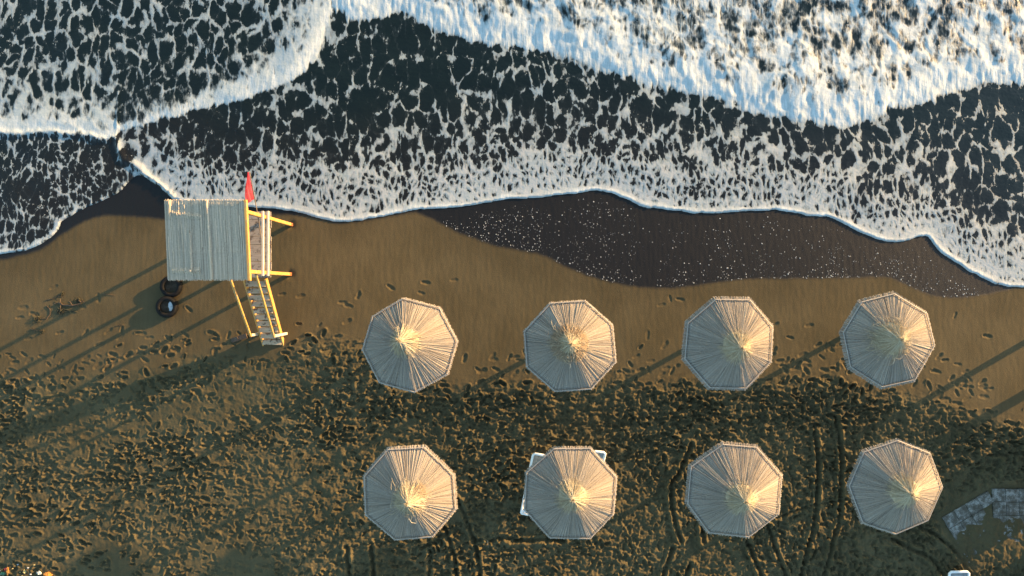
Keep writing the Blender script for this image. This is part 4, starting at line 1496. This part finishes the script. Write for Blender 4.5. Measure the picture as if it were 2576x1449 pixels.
# ------------------------------------------------------------------ loungers
def lounger(corner, ang, label, web, rise=0.25, width=0.64, length=1.95):
    """corner: top-left corner of the bed (world, z ignored); ang: turn of the bed about Z; the bed runs away from the sea"""
    g = sand_low(corner.x, corner.y, 0.3)
    R3 = Matrix.Rotation(ang, 3, 'Z')
    root = empty('sun_lounger', (corner.x, corner.y, g), label, 'sun lounger', 'white sun loungers')

    def W(x, y, z):
        v = R3 @ Vector((x, y, 0))
        return Vector((corner.x + v.x, corner.y + v.y, g + z))
    H = 0.33
    hinge = 0.68
    # side rails
    mb = MB()
    def rail(pts, r=0.034):
        mb.tube(pts, r, 8)
    for x in (0.034, width - 0.034):
        rail([W(x, -hinge + 0.02, H), W(x, -length + 0.08, H), W(x, -length + 0.034, H)])
    rail([W(0.034, -length + 0.034, H), W(width - 0.034, -length + 0.034, H)])
    rail([W(0.06, -hinge, H), W(width - 0.06, -hinge, H)], 0.028)
    mb.build('bed_frame', M['white'], root, True)
    mb = MB()
    rail([W(0.034, -hinge, H + 0.01), W(0.034, -0.08, H + rise * 0.9), W(0.085, -0.034, H + rise), W(width - 0.085, -0.034, H + rise), W(width - 0.034, -0.08, H + rise * 0.9), W(width - 0.034, -hinge, H + 0.01)], 0.036)
    bf = mb.build('back_frame', M['white'], root, True)
    for i in range(4):
        x = 0.068 + (width - 0.136) * (i + 0.5) / 4
        mb = MB()
        mb.beam(W(x, -hinge + 0.03, H + 0.005), W(x, -0.07, H + rise * 0.93), (width - 0.136) / 4 - 0.006, 0.014)
        mb.build('back_slat', web, bf)
    ns = 9
    for i in range(ns):
        y = -hinge - 0.04 - (length - hinge - 0.10) * (i + 0.5) / ns
        mb = MB()
        mb.beam(W(0.066, y, H), W(width - 0.066, y, H), (length - hinge - 0.10) / ns - 0.012, 0.014)
        mb.build('seat_slat', M['white'], root)
    for (x, y) in ((0.05, -0.55), (width - 0.05, -0.55), (0.05, -length + 0.18), (width - 0.05, -length + 0.18)):
        mb = MB()
        gg = W(x, y, 0)
        mb.tube([Vector((gg.x, gg.y, sand_low(gg.x, gg.y, 0.05) - 0.03)), W(x, y, H)], [0.026, 0.034], 8)
        mb.build('leg', M['white'], root, True)
    return root


UC = UROOTS[5].location
lounger(P(1339, 1131, 0.2), math.radians(-10.8), 'white lounger with tan back under the landward umbrella, its left one', M['tanweb'], 0.36)
lounger(P(1522, 1130, 0.2) + Vector((-0.63, 0.08, 0)), math.radians(-6.0), 'white lounger with grey back under the landward umbrella, its right one', M['greyweb'], 0.40)
lounger(P(2398.5, 1444.5, 0.35), 0.02, 'white lounger just cut by the bottom edge near the slab path', M['greyweb'], 0.05)


# ------------------------------------------------------------------ added shadow casters, unseen outside the frame
def shadow_post(name, px, py, r, h, label):  # added pole, stands there only for its shadow stripe
    q = P(px, py, -0.2)
    g = ground_z(q.x, q.y)
    root = empty(name, (q.x, q.y, g), label, 'shadow_post')
    mb = MB()
    mb.tube([(q.x, q.y, g - 0.4), (q.x + 0.01, q.y, g + h * 0.5), (q.x, q.y + 0.02, g + h)], [r * 1.05, r, r * 0.92], 12)
    mb.build('shaft', M['log'], root, True)
    mb = MB()
    mb.tube([(q.x, q.y + 0.02, g + h - 0.002), (q.x, q.y + 0.02, g + h + 0.05)], [r * 1.3, r * 1.1], 12)
    mb.build('cap', M['batten'], root)


shadow_post('added_post', 2652, 820, 0.085, 1.9, 'added slim pole, unseen beyond the right edge, casting a shadow stripe')
shadow_post('added_post', 2720, 908, 0.14, 1.6, 'added thick pole, unseen beyond the right edge, casting a wide shadow stripe')


def shade_box(px0, px1, py0, py1, h, label):  # added box of boards whose shadow darkens the lower right sand
    a, b = P(px0, py0, -0.15), P(px1, py1, -0.15)
    x0, x1, y1, y0 = a.x, b.x, a.y, b.y
    cx, cy = (x0 + x1) / 2, (y0 + y1) / 2
    g = min(ground_z(x0, y0), ground_z(x1, y1)) - 0.1
    root = empty('added_shade_box', (cx, cy, g), label, 'shade_box', 'added shadow casters')
    w, d = x1 - x0, y1 - y0
    for (sx, sy) in ((0, -1), (0, 1), (-1, 0), (1, 0)):
        n = 12
        for i in range(n):
            t = (i + 0.5) / n - 0.5
            mb = MB()
            if sx == 0:
                mb.beam((cx + t * w, cy + sy * d / 2, g), (cx + t * w, cy + sy * d / 2, g + h), w / n - 0.006, 0.022, (0, 1, 0))
            else:
                mb.beam((cx + sx * (w / 2 + 0.014), cy + t * (d - 0.03), g), (cx + sx * (w / 2 + 0.014), cy + t * (d - 0.03), g + h), (d - 0.03) / n - 0.006, 0.022, (1, 0, 0))
            mb.build('wall_board', M['shade_box'], root)
    mb = MB()
    mb.beam((cx - w / 2 - 0.1, cy, g + h + 0.035), (cx + w / 2 + 0.1, cy, g + h + 0.035), d + 0.2, 0.06)
    mb.build('roof', M['plank'], root)


shade_box(2650, 2805, 1050, 1205, 2.5, 'added box of boards, unseen beyond the right edge, shading the lower right sand')
shade_box(2660, 2900, 1352, 1480, 2.5, 'added box of boards, unseen beyond the lower right edge, shading the corner sand')
